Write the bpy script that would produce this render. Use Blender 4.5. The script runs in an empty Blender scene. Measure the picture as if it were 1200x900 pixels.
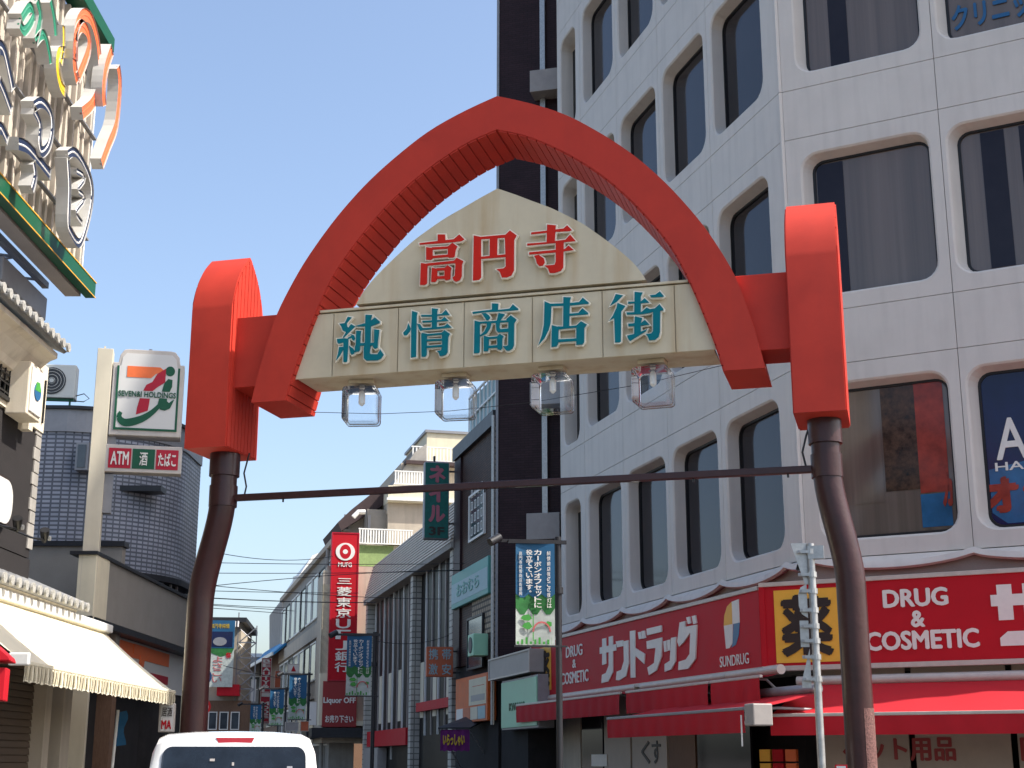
import bpy, bmesh, math, random
from mathutils import Vector, Matrix, Euler
random.seed(7)
PI = math.pi
sc = bpy.context.scene
COL = sc.collection

# ------------------------------------------------------------------ camera, sky, sun, exposure
EYE = 1.6
FPX = 1680.0                                   # focal length in pixels of the 1200 px wide photograph
PITCH = math.atan(440 / FPX)
cam_data = bpy.data.cameras.new('camera')
cam_data.sensor_width = 36.0
cam_data.lens = FPX / 1200 * 36.0
cam_data.clip_start = 0.1
cam_data.clip_end = 3000
cam = bpy.data.objects.new('camera', cam_data)
cam.location = (0, 0, EYE)
cam.rotation_euler = (PI / 2 + PITCH, 0, 0)
COL.objects.link(cam)
sc.camera = cam

SUN_AZ = math.radians(102)      # from +Y toward +X
SUN_EL = math.radians(50)
world = bpy.data.worlds.new('World')
sc.world = world
world.use_nodes = True
wn = world.node_tree
sky = wn.nodes.new('ShaderNodeTexSky')
sky.sky_type = 'NISHITA'
sky.sun_disc = False
sky.sun_elevation = SUN_EL
sky.sun_rotation = SUN_AZ
sky.altitude = 0
sky.air_density = 1.0
sky.dust_density = 3.0
sky.ozone_density = 1.0
wn.links.new(sky.outputs[0], wn.nodes['Background'].inputs[0])
wn.nodes['Background'].inputs[1].default_value = 0.15
sun_data = bpy.data.lights.new('sun', 'SUN')
sun_data.energy = 4.2
sun_data.angle = math.radians(0.55)
sun_data.color = (1.0, 0.95, 0.87)
sun = bpy.data.objects.new('sun', sun_data)
sv = Vector((math.sin(SUN_AZ) * math.cos(SUN_EL), math.cos(SUN_AZ) * math.cos(SUN_EL), math.sin(SUN_EL)))
sun.rotation_euler = sv.to_track_quat('Z', 'Y').to_euler()
sun.location = (40, 0, 60)
COL.objects.link(sun)
sc.view_settings.view_transform = 'Standard'
sc.view_settings.look = 'None'
sc.view_settings.exposure = 0.88
sc.view_settings.gamma = 1.0
sc.render.engine = 'CYCLES'
sc.cycles.max_bounces = 8
sc.cycles.transparent_max_bounces = 16

# ------------------------------------------------------------------ frames: a facade's own axes
CP, SP = math.cos(PITCH), math.sin(PITCH)
def ray(u, v):
    a = (u - 600) / FPX; b = (450 - v) / FPX
    return (a, CP - b * SP, SP + b * CP)

class Frame:
    """s runs left to right as seen from the street, d goes into the wall, z up"""
    def __init__(self, ox, oy, deg):
        self.o = (ox, oy); self.a = math.radians(deg)
        self.t = (math.cos(self.a), math.sin(self.a)); self.n = (-math.sin(self.a), math.cos(self.a))
    def pt(self, s, d, z=0):
        return Vector((self.o[0] + self.t[0] * s + self.n[0] * d, self.o[1] + self.t[1] * s + self.n[1] * d, z))
    def sz(self, u, v, d=0):
        r = ray(u, v)
        ox = self.o[0] + self.n[0] * d; oy = self.o[1] + self.n[1] * d
        k = (ox * self.n[0] + oy * self.n[1]) / (r[0] * self.n[0] + r[1] * self.n[1])
        return ((r[0] * k - ox) * self.t[0] + (r[1] * k - oy) * self.t[1], EYE + r[2] * k)
    def rect(self, u0, v0, u1, v1, d=0):
        um, vm = (u0 + u1) / 2, (v0 + v1) / 2
        s0 = self.sz(u0, vm, d)[0]; s1 = self.sz(u1, vm, d)[0]
        z1 = self.sz(um, v0, d)[1]; z0 = self.sz(um, v1, d)[1]
        return (min(s0, s1), max(s0, s1), z0, z1)

G = Frame(0, 16, -15)            # the gate
WL = Frame(4.6, 26, -73.2)       # white building, street side
WC = Frame(5.0, 24.66, -28.8)    # white building, corner side
R = Frame(.27, 36.8, -75.6)      # right row, street side
RX = Frame(-.38, 39.4, -15)     # right row, seen end on
LW = Frame(-7.5, 0, 90)          # left row, street side (s = Y)
ORIGIN = Frame(0, 0, 0)

# ------------------------------------------------------------------ materials
def S(r, g, b, k=1.0):
    def f(c):
        c /= 255.0
        return (c / 12.92 if c <= .04045 else ((c + .055) / 1.055) ** 2.4) * k
    return (f(r), f(g), f(b))

def mat(name, col, rough=.6, var=.12, scale=6.0, streak=0.0, bump=0.0, bscale=60.0, metal=0.0, spec=.35, stretch=(1, 1, 1), coat=0.0, dirt=None, dirt_amt=0.0):
    m = bpy.data.materials.new(name); m.use_nodes = True
    nt = m.node_tree; N = nt.nodes; Lk = nt.links
    b = N['Principled BSDF']
    b.inputs['Roughness'].default_value = rough
    b.inputs['Metallic'].default_value = metal
    b.inputs['Specular IOR Level'].default_value = spec
    b.inputs['Coat Weight'].default_value = coat
    tc = N.new('ShaderNodeTexCoord')
    mp = N.new('ShaderNodeMapping'); mp.inputs['Scale'].default_value = stretch
    Lk.new(tc.outputs['Object'], mp.inputs[0])
    nz = N.new('ShaderNodeTexNoise'); nz.inputs['Scale'].default_value = scale; nz.inputs['Detail'].default_value = 6
    nz.inputs['Roughness'].default_value = .65
    Lk.new(mp.outputs[0], nz.inputs[0])
    mr = N.new('ShaderNodeMapRange'); mr.inputs[1].default_value = .3; mr.inputs[2].default_value = .7
    mr.inputs[3].default_value = 1 - var; mr.inputs[4].default_value = 1 + var
    Lk.new(nz.outputs[0], mr.inputs[0])
    mx = N.new('ShaderNodeMix'); mx.data_type = 'RGBA'; mx.blend_type = 'MULTIPLY'; mx.inputs[0].default_value = 1
    mx.inputs[6].default_value = (*col, 1)
    Lk.new(mr.outputs[0], mx.inputs[7])
    out = mx.outputs[2]
    if streak or dirt:
        mp2 = N.new('ShaderNodeMapping'); mp2.inputs['Scale'].default_value = (1, 1, .09)
        Lk.new(tc.outputs['Object'], mp2.inputs[0])
        n2 = N.new('ShaderNodeTexNoise'); n2.inputs['Scale'].default_value = 5; n2.inputs['Detail'].default_value = 8
        Lk.new(mp2.outputs[0], n2.inputs[0])
        m2 = N.new('ShaderNodeMapRange'); m2.inputs[1].default_value = .48; m2.inputs[2].default_value = .75
        m2.inputs[3].default_value = 0; m2.inputs[4].default_value = max(streak, dirt_amt)
        Lk.new(n2.outputs[0], m2.inputs[0])
        x2 = N.new('ShaderNodeMix'); x2.data_type = 'RGBA'
        d = dirt or tuple(c * .35 for c in col)
        x2.inputs[7].default_value = (*d, 1)
        Lk.new(m2.outputs[0], x2.inputs[0]); Lk.new(out, x2.inputs[6]); out = x2.outputs[2]
    Lk.new(out, b.inputs['Base Color'])
    rr = N.new('ShaderNodeMapRange'); rr.inputs[3].default_value = max(0, rough - .08); rr.inputs[4].default_value = min(1, rough + .1)
    Lk.new(nz.outputs[0], rr.inputs[0]); Lk.new(rr.outputs[0], b.inputs['Roughness'])
    if bump:
        n3 = N.new('ShaderNodeTexNoise'); n3.inputs['Scale'].default_value = bscale; n3.inputs['Detail'].default_value = 4
        Lk.new(tc.outputs['Object'], n3.inputs[0])
        bp = N.new('ShaderNodeBump'); bp.inputs['Strength'].default_value = bump; bp.inputs['Distance'].default_value = .01
        Lk.new(n3.outputs[0], bp.inputs['Height']); Lk.new(bp.outputs[0], b.inputs['Normal'])
    return m

def tile_mat(name, c1, c2, joint, w, h, rough=.45, msize=.006, offset=.5, bump=.4, axis=None):
    m = bpy.data.materials.new(name); m.use_nodes = True
    nt = m.node_tree; N = nt.nodes; Lk = nt.links; b = N['Principled BSDF']
    b.inputs['Roughness'].default_value = rough; b.inputs['Specular IOR Level'].default_value = .18
    tc = N.new('ShaderNodeTexCoord'); sp = N.new('ShaderNodeSeparateXYZ'); cb = N.new('ShaderNodeCombineXYZ')
    ad = N.new('ShaderNodeMath'); ad.operation = 'ADD'
    Lk.new(tc.outputs['Object'], sp.inputs[0]); Lk.new(sp.outputs[0], ad.inputs[0]); Lk.new(sp.outputs[1], ad.inputs[1])
    Lk.new(ad.outputs[0], cb.inputs[0]); Lk.new(sp.outputs[2], cb.inputs[1])
    br = N.new('ShaderNodeTexBrick'); br.offset = offset; br.inputs['Scale'].default_value = 1
    br.inputs['Color1'].default_value = (*c1, 1); br.inputs['Color2'].default_value = (*c2, 1); br.inputs['Mortar'].default_value = (*joint, 1)
    br.inputs['Brick Width'].default_value = w; br.inputs['Row Height'].default_value = h; br.inputs['Mortar Size'].default_value = msize
    Lk.new(cb.outputs[0], br.inputs[0])
    nz = N.new('ShaderNodeTexNoise'); nz.inputs['Scale'].default_value = 1.3; nz.inputs['Detail'].default_value = 7
    Lk.new(tc.outputs['Object'], nz.inputs[0])
    mr = N.new('ShaderNodeMapRange'); mr.inputs[1].default_value = .3; mr.inputs[2].default_value = .7; mr.inputs[3].default_value = .8; mr.inputs[4].default_value = 1.15
    Lk.new(nz.outputs[0], mr.inputs[0])
    mx = N.new('ShaderNodeMix'); mx.data_type = 'RGBA'; mx.blend_type = 'MULTIPLY'; mx.inputs[0].default_value = 1
    Lk.new(br.outputs[0], mx.inputs[6]); Lk.new(mr.outputs[0], mx.inputs[7]); Lk.new(mx.outputs[2], b.inputs['Base Color'])
    bp = N.new('ShaderNodeBump'); bp.inputs['Strength'].default_value = bump; bp.inputs['Distance'].default_value = -.01
    Lk.new(br.outputs[1], bp.inputs['Height']); Lk.new(bp.outputs[0], b.inputs['Normal'])
    return m

M = {}
M['red'] = mat('gate_red_paint', (.50, .043, .026), .55, .10, 1.6, streak=.12, bump=.05, dirt=(.27, .035, .03), spec=.22)
M['cream'] = mat('gate_cream_board', (.60, .53, .38), .55, .07, 2.0, dirt=(.42, .27, .11), dirt_amt=.55)
M['teal'] = mat('letter_teal', (.001, .17, .21), .5, .06, spec=.15)
M['letter_red'] = mat('letter_red', (.60, .022, .012), .5, .06, spec=.15)
M['letter_edge'] = mat('letter_edge_white', (.85, .80, .66), .45, .05)
M['pole_brown'] = mat('pole_brown_paint', (.040, .012, .012), .36, .25, 4, bump=.25, bscale=25, coat=.15)
M['pole_rough'] = mat('pole_worn_patch', (.16, .075, .065), .75, .6, 40, bump=.8, bscale=90)
M['steel'] = mat('galvanised_steel', (.40, .40, .39), .4, .2, 20, metal=.75)
M['white_wall'] = mat('white_wall_paint', (.62, .58, .53), .6, .05, 1.1, streak=.16, bump=.05, bscale=30, dirt=(.24, .225, .205))
M['white_soffit'] = M['white_wall']
M['joint'] = mat('joint_sealant', (.30, .29, .28), .8)
M['black_frame'] = mat('black_frame', (.012, .012, .013), .4)
M['dark_tile'] = tile_mat('dark_brown_tile', (.030, .014, .017), (.038, .018, .022), (.014, .008, .009), .24, .07, .5, .006)
M['brick'] = tile_mat('brown_brick', (.085, .04, .028), (.055, .028, .022), (.02, .012, .010), .22, .07, .6, .012)
M['beige_brick'] = tile_mat('beige_brick', (.38, .29, .20), (.30, .23, .16), (.06, .045, .035), .25, .16, .6, .03)
M['white_brick'] = tile_mat('white_brick', (.52, .49, .43), (.45, .43, .38), (.20, .19, .17), .6, .2, .6, .02, offset=0)
M['mosaic'] = tile_mat('blue_grey_mosaic', (.36, .38, .43), (.30, .32, .37), (.12, .13, .155), .21, .095, .4, .022, offset=0)
M['ribbed'] = tile_mat('ribbed_cladding', (.46, .41, .34), (.42, .38, .31), (.10, .095, .085), 30, .2, .6, .05, offset=0)
M['pink_ribbed'] = M['ribbed']
M['glass_dark'] = mat('dark_window_glass', (.020, .018, .020), .05, .3, .5, spec=.32)
M['glass_dark'].node_tree.nodes['Principled BSDF'].inputs['Specular Tint'].default_value = (.62, .66, .85, 1)
M['black_glass'] = mat('black_facade_glass', (.010, .009, .009), .4, .4, .8, spec=.10)
M['glass_brown'] = mat('brown_curtained_glass', (.125, .096, .080), .09, .25, 1.2, spec=.7, stretch=(3, 3, .05))
M['glass_far'] = mat('far_window_glass', (.05, .06, .07), .12, .4, 1.0, spec=.8)
M['sign_red'] = mat('sign_red_vinyl', (.46, .008, .018), .55, .06, 2.0, spec=.2)
M['sign_red_dark'] = mat('sign_maroon_vinyl', (.30, .03, .03), .45, .06, 2)
M['sign_yellow'] = mat('sign_yellow', (.80, .42, .05), .45, .05)
M['sign_white'] = mat('sign_lettering_white', (.74, .71, .66), .45, .05)
M['sign_black'] = mat('sign_lettering_black', (.03, .02, .018), .5, .05)
M['metal_rim'] = mat('sign_metal_rim', (.52, .47, .42), .45, .1, 5, metal=.2)
M['awning_red'] = mat('red_awning_cloth', (.46, .009, .018), .8, .08, 3, bump=.2, bscale=200)
M['awning_cream'] = mat('cream_awning_cloth', (.74, .68, .52), .8, .06, 2, bump=.2, bscale=200)
M['awning_stripe'] = mat('awning_stripe', (.45, .40, .28), .8, .06, 3)
M['white_metal'] = mat('white_painted_metal', (.78, .77, .73), .4, .05, 5)
M['grey_metal'] = mat('grey_metal', (.28, .28, .29), .45, .1, 5, metal=.3)
M['dark_metal'] = mat('dark_metal', (.025, .026, .03), .45, .2, 5)
M['post_cream'] = mat('cream_post_paint', (.62, .56, .43), .5, .05, 2, dirt=(.35, .28, .18), dirt_amt=.25)
M['green'] = mat('sign_green', (.006, .085, .04), .4, .08)
M['orange'] = mat('sign_orange', (.80, .17, .05), .4, .06)
M['crimson'] = mat('sign_crimson', (.42, .01, .03), .4, .06)
M['sign_face'] = mat('sign_face_white', (.62, .61, .58), .35, .03, 1.0)
M['sign_grey'] = mat('sign_box_grey', (.34, .31, .29), .45, .1, 3)
M['concrete'] = mat('concrete', (.34, .32, .29), .85, .15, 2.5, streak=.3, bump=.3, bscale=40)
M['beige_wall'] = mat('beige_wall', (.50, .43, .34), .8, .08, 2, streak=.25, bump=.15, bscale=40)
M['yellow_wall'] = mat('pale_yellow_wall', (.72, .65, .48), .8, .06, 2, streak=.15)
M['grey_wall'] = mat('grey_render_wall', (.27, .25, .22), .85, .08, 2, bump=.3, bscale=50)
M['plaster'] = mat('cream_plaster', (.70, .63, .50), .8, .07, 1.5, dirt=(.30, .25, .18), dirt_amt=.4, bump=.15)
M['charcoal'] = mat('charcoal_wall', (.022, .019, .019), .75, .15, 3, bump=.3, bscale=80)
M['kawara'] = mat('grey_roof_tile', (.20, .20, .20), .5, .2, 6, bump=.2)
M['kawara_end'] = mat('pale_tile_end', (.36, .35, .32), .6, .3, 30)
M['neon_white'] = mat('letter_return_white', (.50, .49, .46), .5, .08, 4)
M['neon_navy'] = mat('letter_face_navy', (.015, .025, .06), .4, .1)
M['neon_orange'] = mat('letter_face_orange', (.85, .16, .06), .4, .1)
M['neon_yellow'] = mat('letter_face_yellow', (.78, .52, .03), .4, .1)
M['neon_green'] = mat('letter_face_green', (.03, .22, .13), .4, .1)
M['tube'] = mat('neon_tube_glass', (.88, .86, .80), .2, .05)
M['louvre'] = mat('beige_louvre', (.58, .51, .42), .55, .15, 4, streak=.25)
M['shutter'] = mat('brown_shutter', (.115, .085, .062), .5, .1, 3)
M['asphalt'] = mat('asphalt', (.05, .05, .05), .85, .2, 30, bump=.5, bscale=150)
M['paving'] = tile_mat('paving', (.30, .27, .24), (.25, .23, .21), (.12, .11, .10), .4, .4, .8, .01)
M['road_paint'] = mat('road_paint', (.7, .7, .68), .7, .15, 30)
M['kerb'] = mat('kerb_stone', (.35, .34, .32), .85, .15, 10)
M['car_white'] = mat('car_white_paint', (.68, .68, .66), .22, .01, 1, coat=.9)
M['car_glass'] = mat('car_rear_glass', (.008, .012, .018), .06, .6, 3, spec=.45)
M['tyre'] = mat('tyre_rubber', (.02, .02, .02), .8)
M['tail_red'] = mat('tail_lamp_red', (.35, .008, .012), .2, .05, coat=.6)
M['banner_blue'] = mat('banner_blue', (.016, .10, .21), .6, .15, 2)
M['banner_green'] = mat('banner_green', (.025, .15, .035), .6, .3, 6)
M['banner_white'] = mat('banner_white', (.46, .50, .46), .6, .2, 6)
M['banner_leaf'] = mat('banner_leaf', (.06, .30, .05), .6, .1)
M['banner_pink'] = mat('banner_pink_arch', (.50, .12, .12), .6, .1)
M['mint'] = mat('mint_sign', (.32, .62, .42), .4, .06, 1)
M['teal_sign'] = mat('teal_sign', (.10, .34, .30), .45, .12, 2)
M['nail_green'] = mat('worn_green_sign', (.004, .12, .10), .5, .25, 10)
M['nail_pink'] = mat('faded_pink_lettering', (.42, .13, .17), .6, .1)
M['pale_blue'] = mat('pale_blue_panel', (.30, .45, .48), .5, .1)
M['purple'] = mat('purple_cloth', (.13, .008, .12), .7, .15, 6)
M['gold'] = mat('yellow_print', (.62, .42, .03), .6, .1)
M['brown_sign'] = mat('brown_orange_sign', (.50, .12, .05), .5, .1)
M['photo_orange'] = mat('orange_shopfront', (.62, .12, .02), .5, .15, 3)
M['blue_awning'] = mat('blue_awning', (.02, .20, .42), .6, .1)
M['navy'] = mat('navy_poster', (.006, .012, .06), .15, .2, 2)
M['poster_blue'] = mat('poster_blue', (.02, .11, .24), .15, .3, 2)
M['poster_red'] = mat('poster_red', (.28, .035, .02), .15, .35, 4)
M['poster_brown'] = mat('poster_brown', (.05, .025, .014), .15, .8, 9)
M['sky_blue_letter'] = mat('blue_window_lettering', (.02, .11, .25), .3, .05)
M['green_roof'] = mat('green_shingle_roof', (.16, .22, .08), .8, .2, 10)
M['brown_roof'] = mat('brown_roof', (.055, .035, .035), .7, .2, 5)
M['ac_white'] = mat('air_conditioner_casing', (.60, .62, .58), .5, .05)
M['ac_dark'] = mat('fan_grille_dark', (.05, .055, .06), .5, .1)
M['wire'] = mat('cable_black', (.03, .03, .035), .6)
M['sign_blue'] = mat('traffic_sign_blue', (.01, .09, .30), .35, .05)
M['sign_tred'] = mat('traffic_sign_red', (.50, .01, .015), .35, .05)
M['wood'] = mat('brown_timber', (.16, .09, .055), .7, .25, 8, stretch=(8, 8, 1))
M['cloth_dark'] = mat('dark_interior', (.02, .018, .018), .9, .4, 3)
M['shop_beige'] = mat('shopfront_panel_beige', (.40, .33, .27), .5, .1, 1.5)

def glass_mat():
    m = bpy.data.materials.new('clear_lamp_glass'); m.use_nodes = True
    N = m.node_tree.nodes; Lk = m.node_tree.links
    N.remove(N['Principled BSDF'])
    tr = N.new('ShaderNodeBsdfTransparent'); tr.inputs[0].default_value = (.975, .98, .985, 1)
    gl = N.new('ShaderNodeBsdfGlossy'); gl.inputs['Roughness'].default_value = .03; gl.inputs[0].default_value = (1, 1, 1, 1)
    fr = N.new('ShaderNodeFresnel'); fr.inputs[0].default_value = 1.28
    mx = N.new('ShaderNodeMixShader')
    Lk.new(fr.outputs[0], mx.inputs[0]); Lk.new(tr.outputs[0], mx.inputs[1]); Lk.new(gl.outputs[0], mx.inputs[2])
    Lk.new(mx.outputs[0], N['Material Output'].inputs[0])
    return m
M['lamp_glass'] = glass_mat()

def lit(name, col, e):
    m = mat(name, col, .5)
    b = m.node_tree.nodes['Principled BSDF']
    b.inputs['Emission Color'].default_value = (*col, 1); b.inputs['Emission Strength'].default_value = e
    return m
M['tube_lit'] = lit('lit_fluorescent_tube', (.95, .98, .9), 1.6)

# ------------------------------------------------------------------ mesh building
class MB:
    def __init__(self): self.v = []; self.f = []
    def add(self, vs, fs):
        b = len(self.v); self.v += [tuple(q) for q in vs]; self.f += [tuple(i + b for i in q) for q in fs]; return self
    def box(self, s0, s1, d0, d1, z0, z1):
        return self.add([(s0, d0, z0), (s1, d0, z0), (s1, d1, z0), (s0, d1, z0), (s0, d0, z1), (s1, d0, z1), (s1, d1, z1), (s0, d1, z1)],
                        [(0, 1, 5, 4), (1, 2, 6, 5), (2, 3, 7, 6), (3, 0, 4, 7), (4, 5, 6, 7), (3, 2, 1, 0)])
    def prism(self, poly, d0, d1):          # poly in (s,z)
        n = len(poly)
        area = sum(poly[i][0] * poly[(i + 1) % n][1] - poly[(i + 1) % n][0] * poly[i][1] for i in range(n))
        if area < 0: poly = poly[::-1]
        vs = [(p[0], d0, p[1]) for p in poly] + [(p[0], d1, p[1]) for p in poly]
        fs = [tuple(range(n)), tuple(range(2 * n - 1, n - 1, -1))]
        for i in range(n):
            j = (i + 1) % n; fs.append((i, n + i, n + j, j))
        return self.add(vs, fs)
    def plan(self, poly, z0, z1):           # poly in (s,d)
        n = len(poly)
        area = sum(poly[i][0] * poly[(i + 1) % n][1] - poly[(i + 1) % n][0] * poly[i][1] for i in range(n))
        if area < 0: poly = poly[::-1]
        vs = [(p[0], p[1], z0) for p in poly] + [(p[0], p[1], z1) for p in poly]
        fs = [tuple(range(n - 1, -1, -1)), tuple(range(n, 2 * n))]
        for i in range(n):
            j = (i + 1) % n; fs.append((i, j, n + j, n + i))
        return self.add(vs, fs)
    def side(self, poly, s0, s1):           # poly in (d,z), extruded along s
        n = len(poly)
        vs = [(s0, p[0], p[1]) for p in poly] + [(s1, p[0], p[1]) for p in poly]
        area = sum(poly[i][0] * poly[(i + 1) % n][1] - poly[(i + 1) % n][0] * poly[i][1] for i in range(n))
        fs = [tuple(range(n)), tuple(range(2 * n - 1, n - 1, -1))]
        for i in range(n):
            j = (i + 1) % n; fs.append((i, n + i, n + j, j))
        if area > 0: fs = [q[::-1] for q in fs]
        return self.add(vs, fs)
    def quad(self, a, b, c, d, t=.0):
        return self.add([a, b, c, d], [(0, 1, 2, 3)])
    def tube(self, path, r, n=10, caps=True, radii=None):
        path = [Vector(p) for p in path]; rings = []
        up = None
        for i, p in enumerate(path):
            a = path[max(i - 1, 0)]; b = path[min(i + 1, len(path) - 1)]
            t = (b - a).normalized()
            if up is None:
                up = Vector((0, 0, 1)) if abs(t.z) < .9 else Vector((0, 1, 0))
            x = up.cross(t)
            if x.length < 1e-4: x = Vector((1, 0, 0)).cross(t)
            x.normalize(); y = t.cross(x).normalized(); up = y.cross(x) * -1 if False else up
            rr = radii[i] if radii else r
            rings.append([p + (x * math.cos(2 * PI * k / n) + y * math.sin(2 * PI * k / n)) * rr for k in range(n)])
        vs = [q for rg in rings for q in rg]; fs = []
        for i in range(len(path) - 1):
            for k in range(n):
                k2 = (k + 1) % n
                fs.append((i * n + k, i * n + k2, (i + 1) * n + k2, (i + 1) * n + k))
        if caps:
            fs.append(tuple(range(n - 1, -1, -1))); m = (len(path) - 1) * n; fs.append(tuple(range(m, m + n)))
        return self.add(vs, fs)
    def ring_frame(self, s0, s1, z0, z1, w, d0, d1):   # four bars
        self.box(s0, s1, d0, d1, z0, z0 + w); self.box(s0, s1, d0, d1, z1 - w, z1)
        self.box(s0, s0 + w, d0, d1, z0 + w, z1 - w); self.box(s1 - w, s1, d0, d1, z0 + w, z1 - w)
        return self
    def disc(self, s, d, z, r, t, n=24, sx=1.0):
        return self.prism([(s + math.cos(2 * PI * k / n) * r * sx, z + math.sin(2 * PI * k / n) * r) for k in range(n)], d, d + t)

INFO = {}
def link(o, parent=None):
    COL.objects.link(o)
    if parent is not None: o.parent = parent
    return o
def tag(o, label, cat, group=None, kind=None):
    if label: o['label'] = label
    if cat: o['category'] = cat
    if group: o['group'] = group
    if kind: o['kind'] = kind
    return o
def thing(name, label, cat, fr, s, d, z=0.0, group=None):
    o = bpy.data.objects.new(name, None); link(o)
    o.empty_display_size = .3
    o.location = fr.pt(s, d, z); o.rotation_euler = (0, 0, fr.a)
    INFO[o.name] = (fr, (s, d, z))
    return tag(o, label, cat, group)
def part(name, mb, m, parent, smooth=False, bevel=0.0, kind=None, label=None, seg=2):
    fr, off = INFO[parent.name]
    me = bpy.data.meshes.new(name)
    me.from_pydata([(v[0] - off[0], v[1] - off[1], v[2] - off[2]) for v in mb.v], [], mb.f)
    me.update()
    if smooth:
        for p in me.polygons: p.use_smooth = True
        try: me.set_sharp_from_angle(angle=math.radians(40))
        except Exception: pass
    me.materials.append(M[m] if isinstance(m, str) else m)
    o = bpy.data.objects.new(name, me); link(o, parent)
    INFO[o.name] = (fr, off)
    if kind: o['kind'] = kind
    if label: o['label'] = label
    if bevel:
        b = o.modifiers.new('bevel', 'BEVEL'); b.width = bevel; b.segments = seg; b.limit_method = 'ANGLE'; b.angle_limit = math.radians(35)
    return o
def single(name, label, cat, fr, mb, m, group=None, smooth=False, bevel=0.0, kind=None):
    xs = [v[0] for v in mb.v]; ys = [v[1] for v in mb.v]; zs = [v[2] for v in mb.v]
    s, d, z = (min(xs) + max(xs)) / 2, (min(ys) + max(ys)) / 2, min(zs)
    me = bpy.data.meshes.new(name)
    me.from_pydata([(v[0] - s, v[1] - d, v[2] - z) for v in mb.v], [], mb.f); me.update()
    if smooth:
        for p in me.polygons: p.use_smooth = True
        try: me.set_sharp_from_angle(angle=math.radians(40))
        except Exception: pass
    me.materials.append(M[m])
    o = bpy.data.objects.new(name, me); link(o)
    o.location = fr.pt(s, d, z); o.rotation_euler = (0, 0, fr.a)
    INFO[o.name] = (fr, (s, d, z))
    if bevel:
        b = o.modifiers.new('bevel', 'BEVEL'); b.width = bevel; b.segments = 2; b.limit_method = 'ANGLE'
    return tag(o, label, cat, group, kind)

# ------------------------------------------------------------------ lettering
GL = {}
def glyph(text, bold, depth):
    key = (text, round(bold, 3), round(depth, 3))
    if key in GL: return GL[key]
    c = bpy.data.curves.new('lettering', 'FONT'); c.body = text; c.offset = bold; c.extrude = depth; c.resolution_u = 3
    c.fill_mode = 'BOTH' if depth else 'FRONT'
    o = bpy.data.objects.new('lettering', c); COL.objects.link(o)
    bpy.context.view_layer.update()
    dg = bpy.context.evaluated_depsgraph_get()
    me = bpy.data.meshes.new_from_object(o.evaluated_get(dg))
    vs = [tuple(v.co) for v in me.vertices]; fs = [tuple(p.vertices) for p in me.polygons]
    bpy.data.meshes.remove(me); bpy.data.objects.remove(o); bpy.data.curves.remove(c)
    GL[key] = (vs, fs); return GL[key]
def text_into(mb, text, s0, s1, z0, z1, d, bold=.02, thick=.01):
    bold = max(0.0, bold)
    vs, fs = glyph(text, 0.0, 0.5)
    if not vs: return
    x0 = min(v[0] for v in vs); x1 = max(v[0] for v in vs); y0 = min(v[1] for v in vs); y1 = max(v[1] for v in vs)
    kx = (s1 - s0) / max(x1 - x0, 1e-6); ky = (z1 - z0) / max(y1 - y0, 1e-6)
    b = bold * 1.15
    kx *= 1 - 2 * b / max(x1 - x0, .5) if b else 1; ky *= 1 - 2 * b * .8 / max(y1 - y0, .5) if b else 1
    shifts = [(0, 0)] if b < .008 else [(-b, 0), (b, 0), (0, -b * .8), (0, b * .8), (-b * .7, b * .55), (b * .7, -b * .55)]
    for i, (dx, dy) in enumerate(shifts):
        e = i * .0004
        mb.add([(s0 + (v[0] - x0 + dx + b) * kx, d - e - thick / 2 - v[2] * thick, z0 + (v[1] - y0 + dy + b * .8) * ky) for v in vs], fs)
def text(name, txt, s0, s1, z0, z1, d, m, parent, bold=.02, thick=.012):
    mb = MB(); text_into(mb, txt, s0, s1, z0, z1, d, bold, thick)
    return part(name, mb, m, parent)
def vtext(name, txt, s0, s1, z0, z1, d, m, parent, bold=.02, thick=.012, gap=.12):
    mb = MB(); n = len(txt); h = (z1 - z0) / n
    for i, ch in enumerate(txt):
        zt = z1 - i * h; k = s1 - s0
        w = 0
        if ch in 'ー':
            text_into(mb, '|', s0 + k * .44, s0 + k * .56, zt - h * .9, zt - h * .1, d, bold, thick); continue
        if ch in 'っッャョ': w = .2
        if ch == ' ': continue
        if ch in '一二三': text_into(mb, ch, s0, s1, zt - h * .78, zt - h * .25, d, bold, thick); continue
        if ch == '。': text_into(mb, ch, s0 + k * .5, s0 + k * .8, zt - h * .4, zt - h * .1, d, bold, thick); continue
        text_into(mb, ch, s0 + k * w, s1, zt - h * (1 - gap / 2), zt - h * gap / 2, d, bold, thick)
    return part(name, mb, m, parent)

def catmull(pts, n=4):
    out = []
    for i in range(len(pts) - 1):
        p0 = pts[max(i - 1, 0)]; p1 = pts[i]; p2 = pts[i + 1]; p3 = pts[min(i + 2, len(pts) - 1)]
        for k in range(n):
            t = k / n
            out.append(tuple(.5 * ((2 * p1[j]) + (-p0[j] + p2[j]) * t + (2 * p0[j] - 5 * p1[j] + 4 * p2[j] - p3[j]) * t * t + (-p0[j] + 3 * p1[j] - 3 * p2[j] + p3[j]) * t ** 3) for j in range(len(p1))))
    out.append(tuple(pts[-1])); return out

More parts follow.
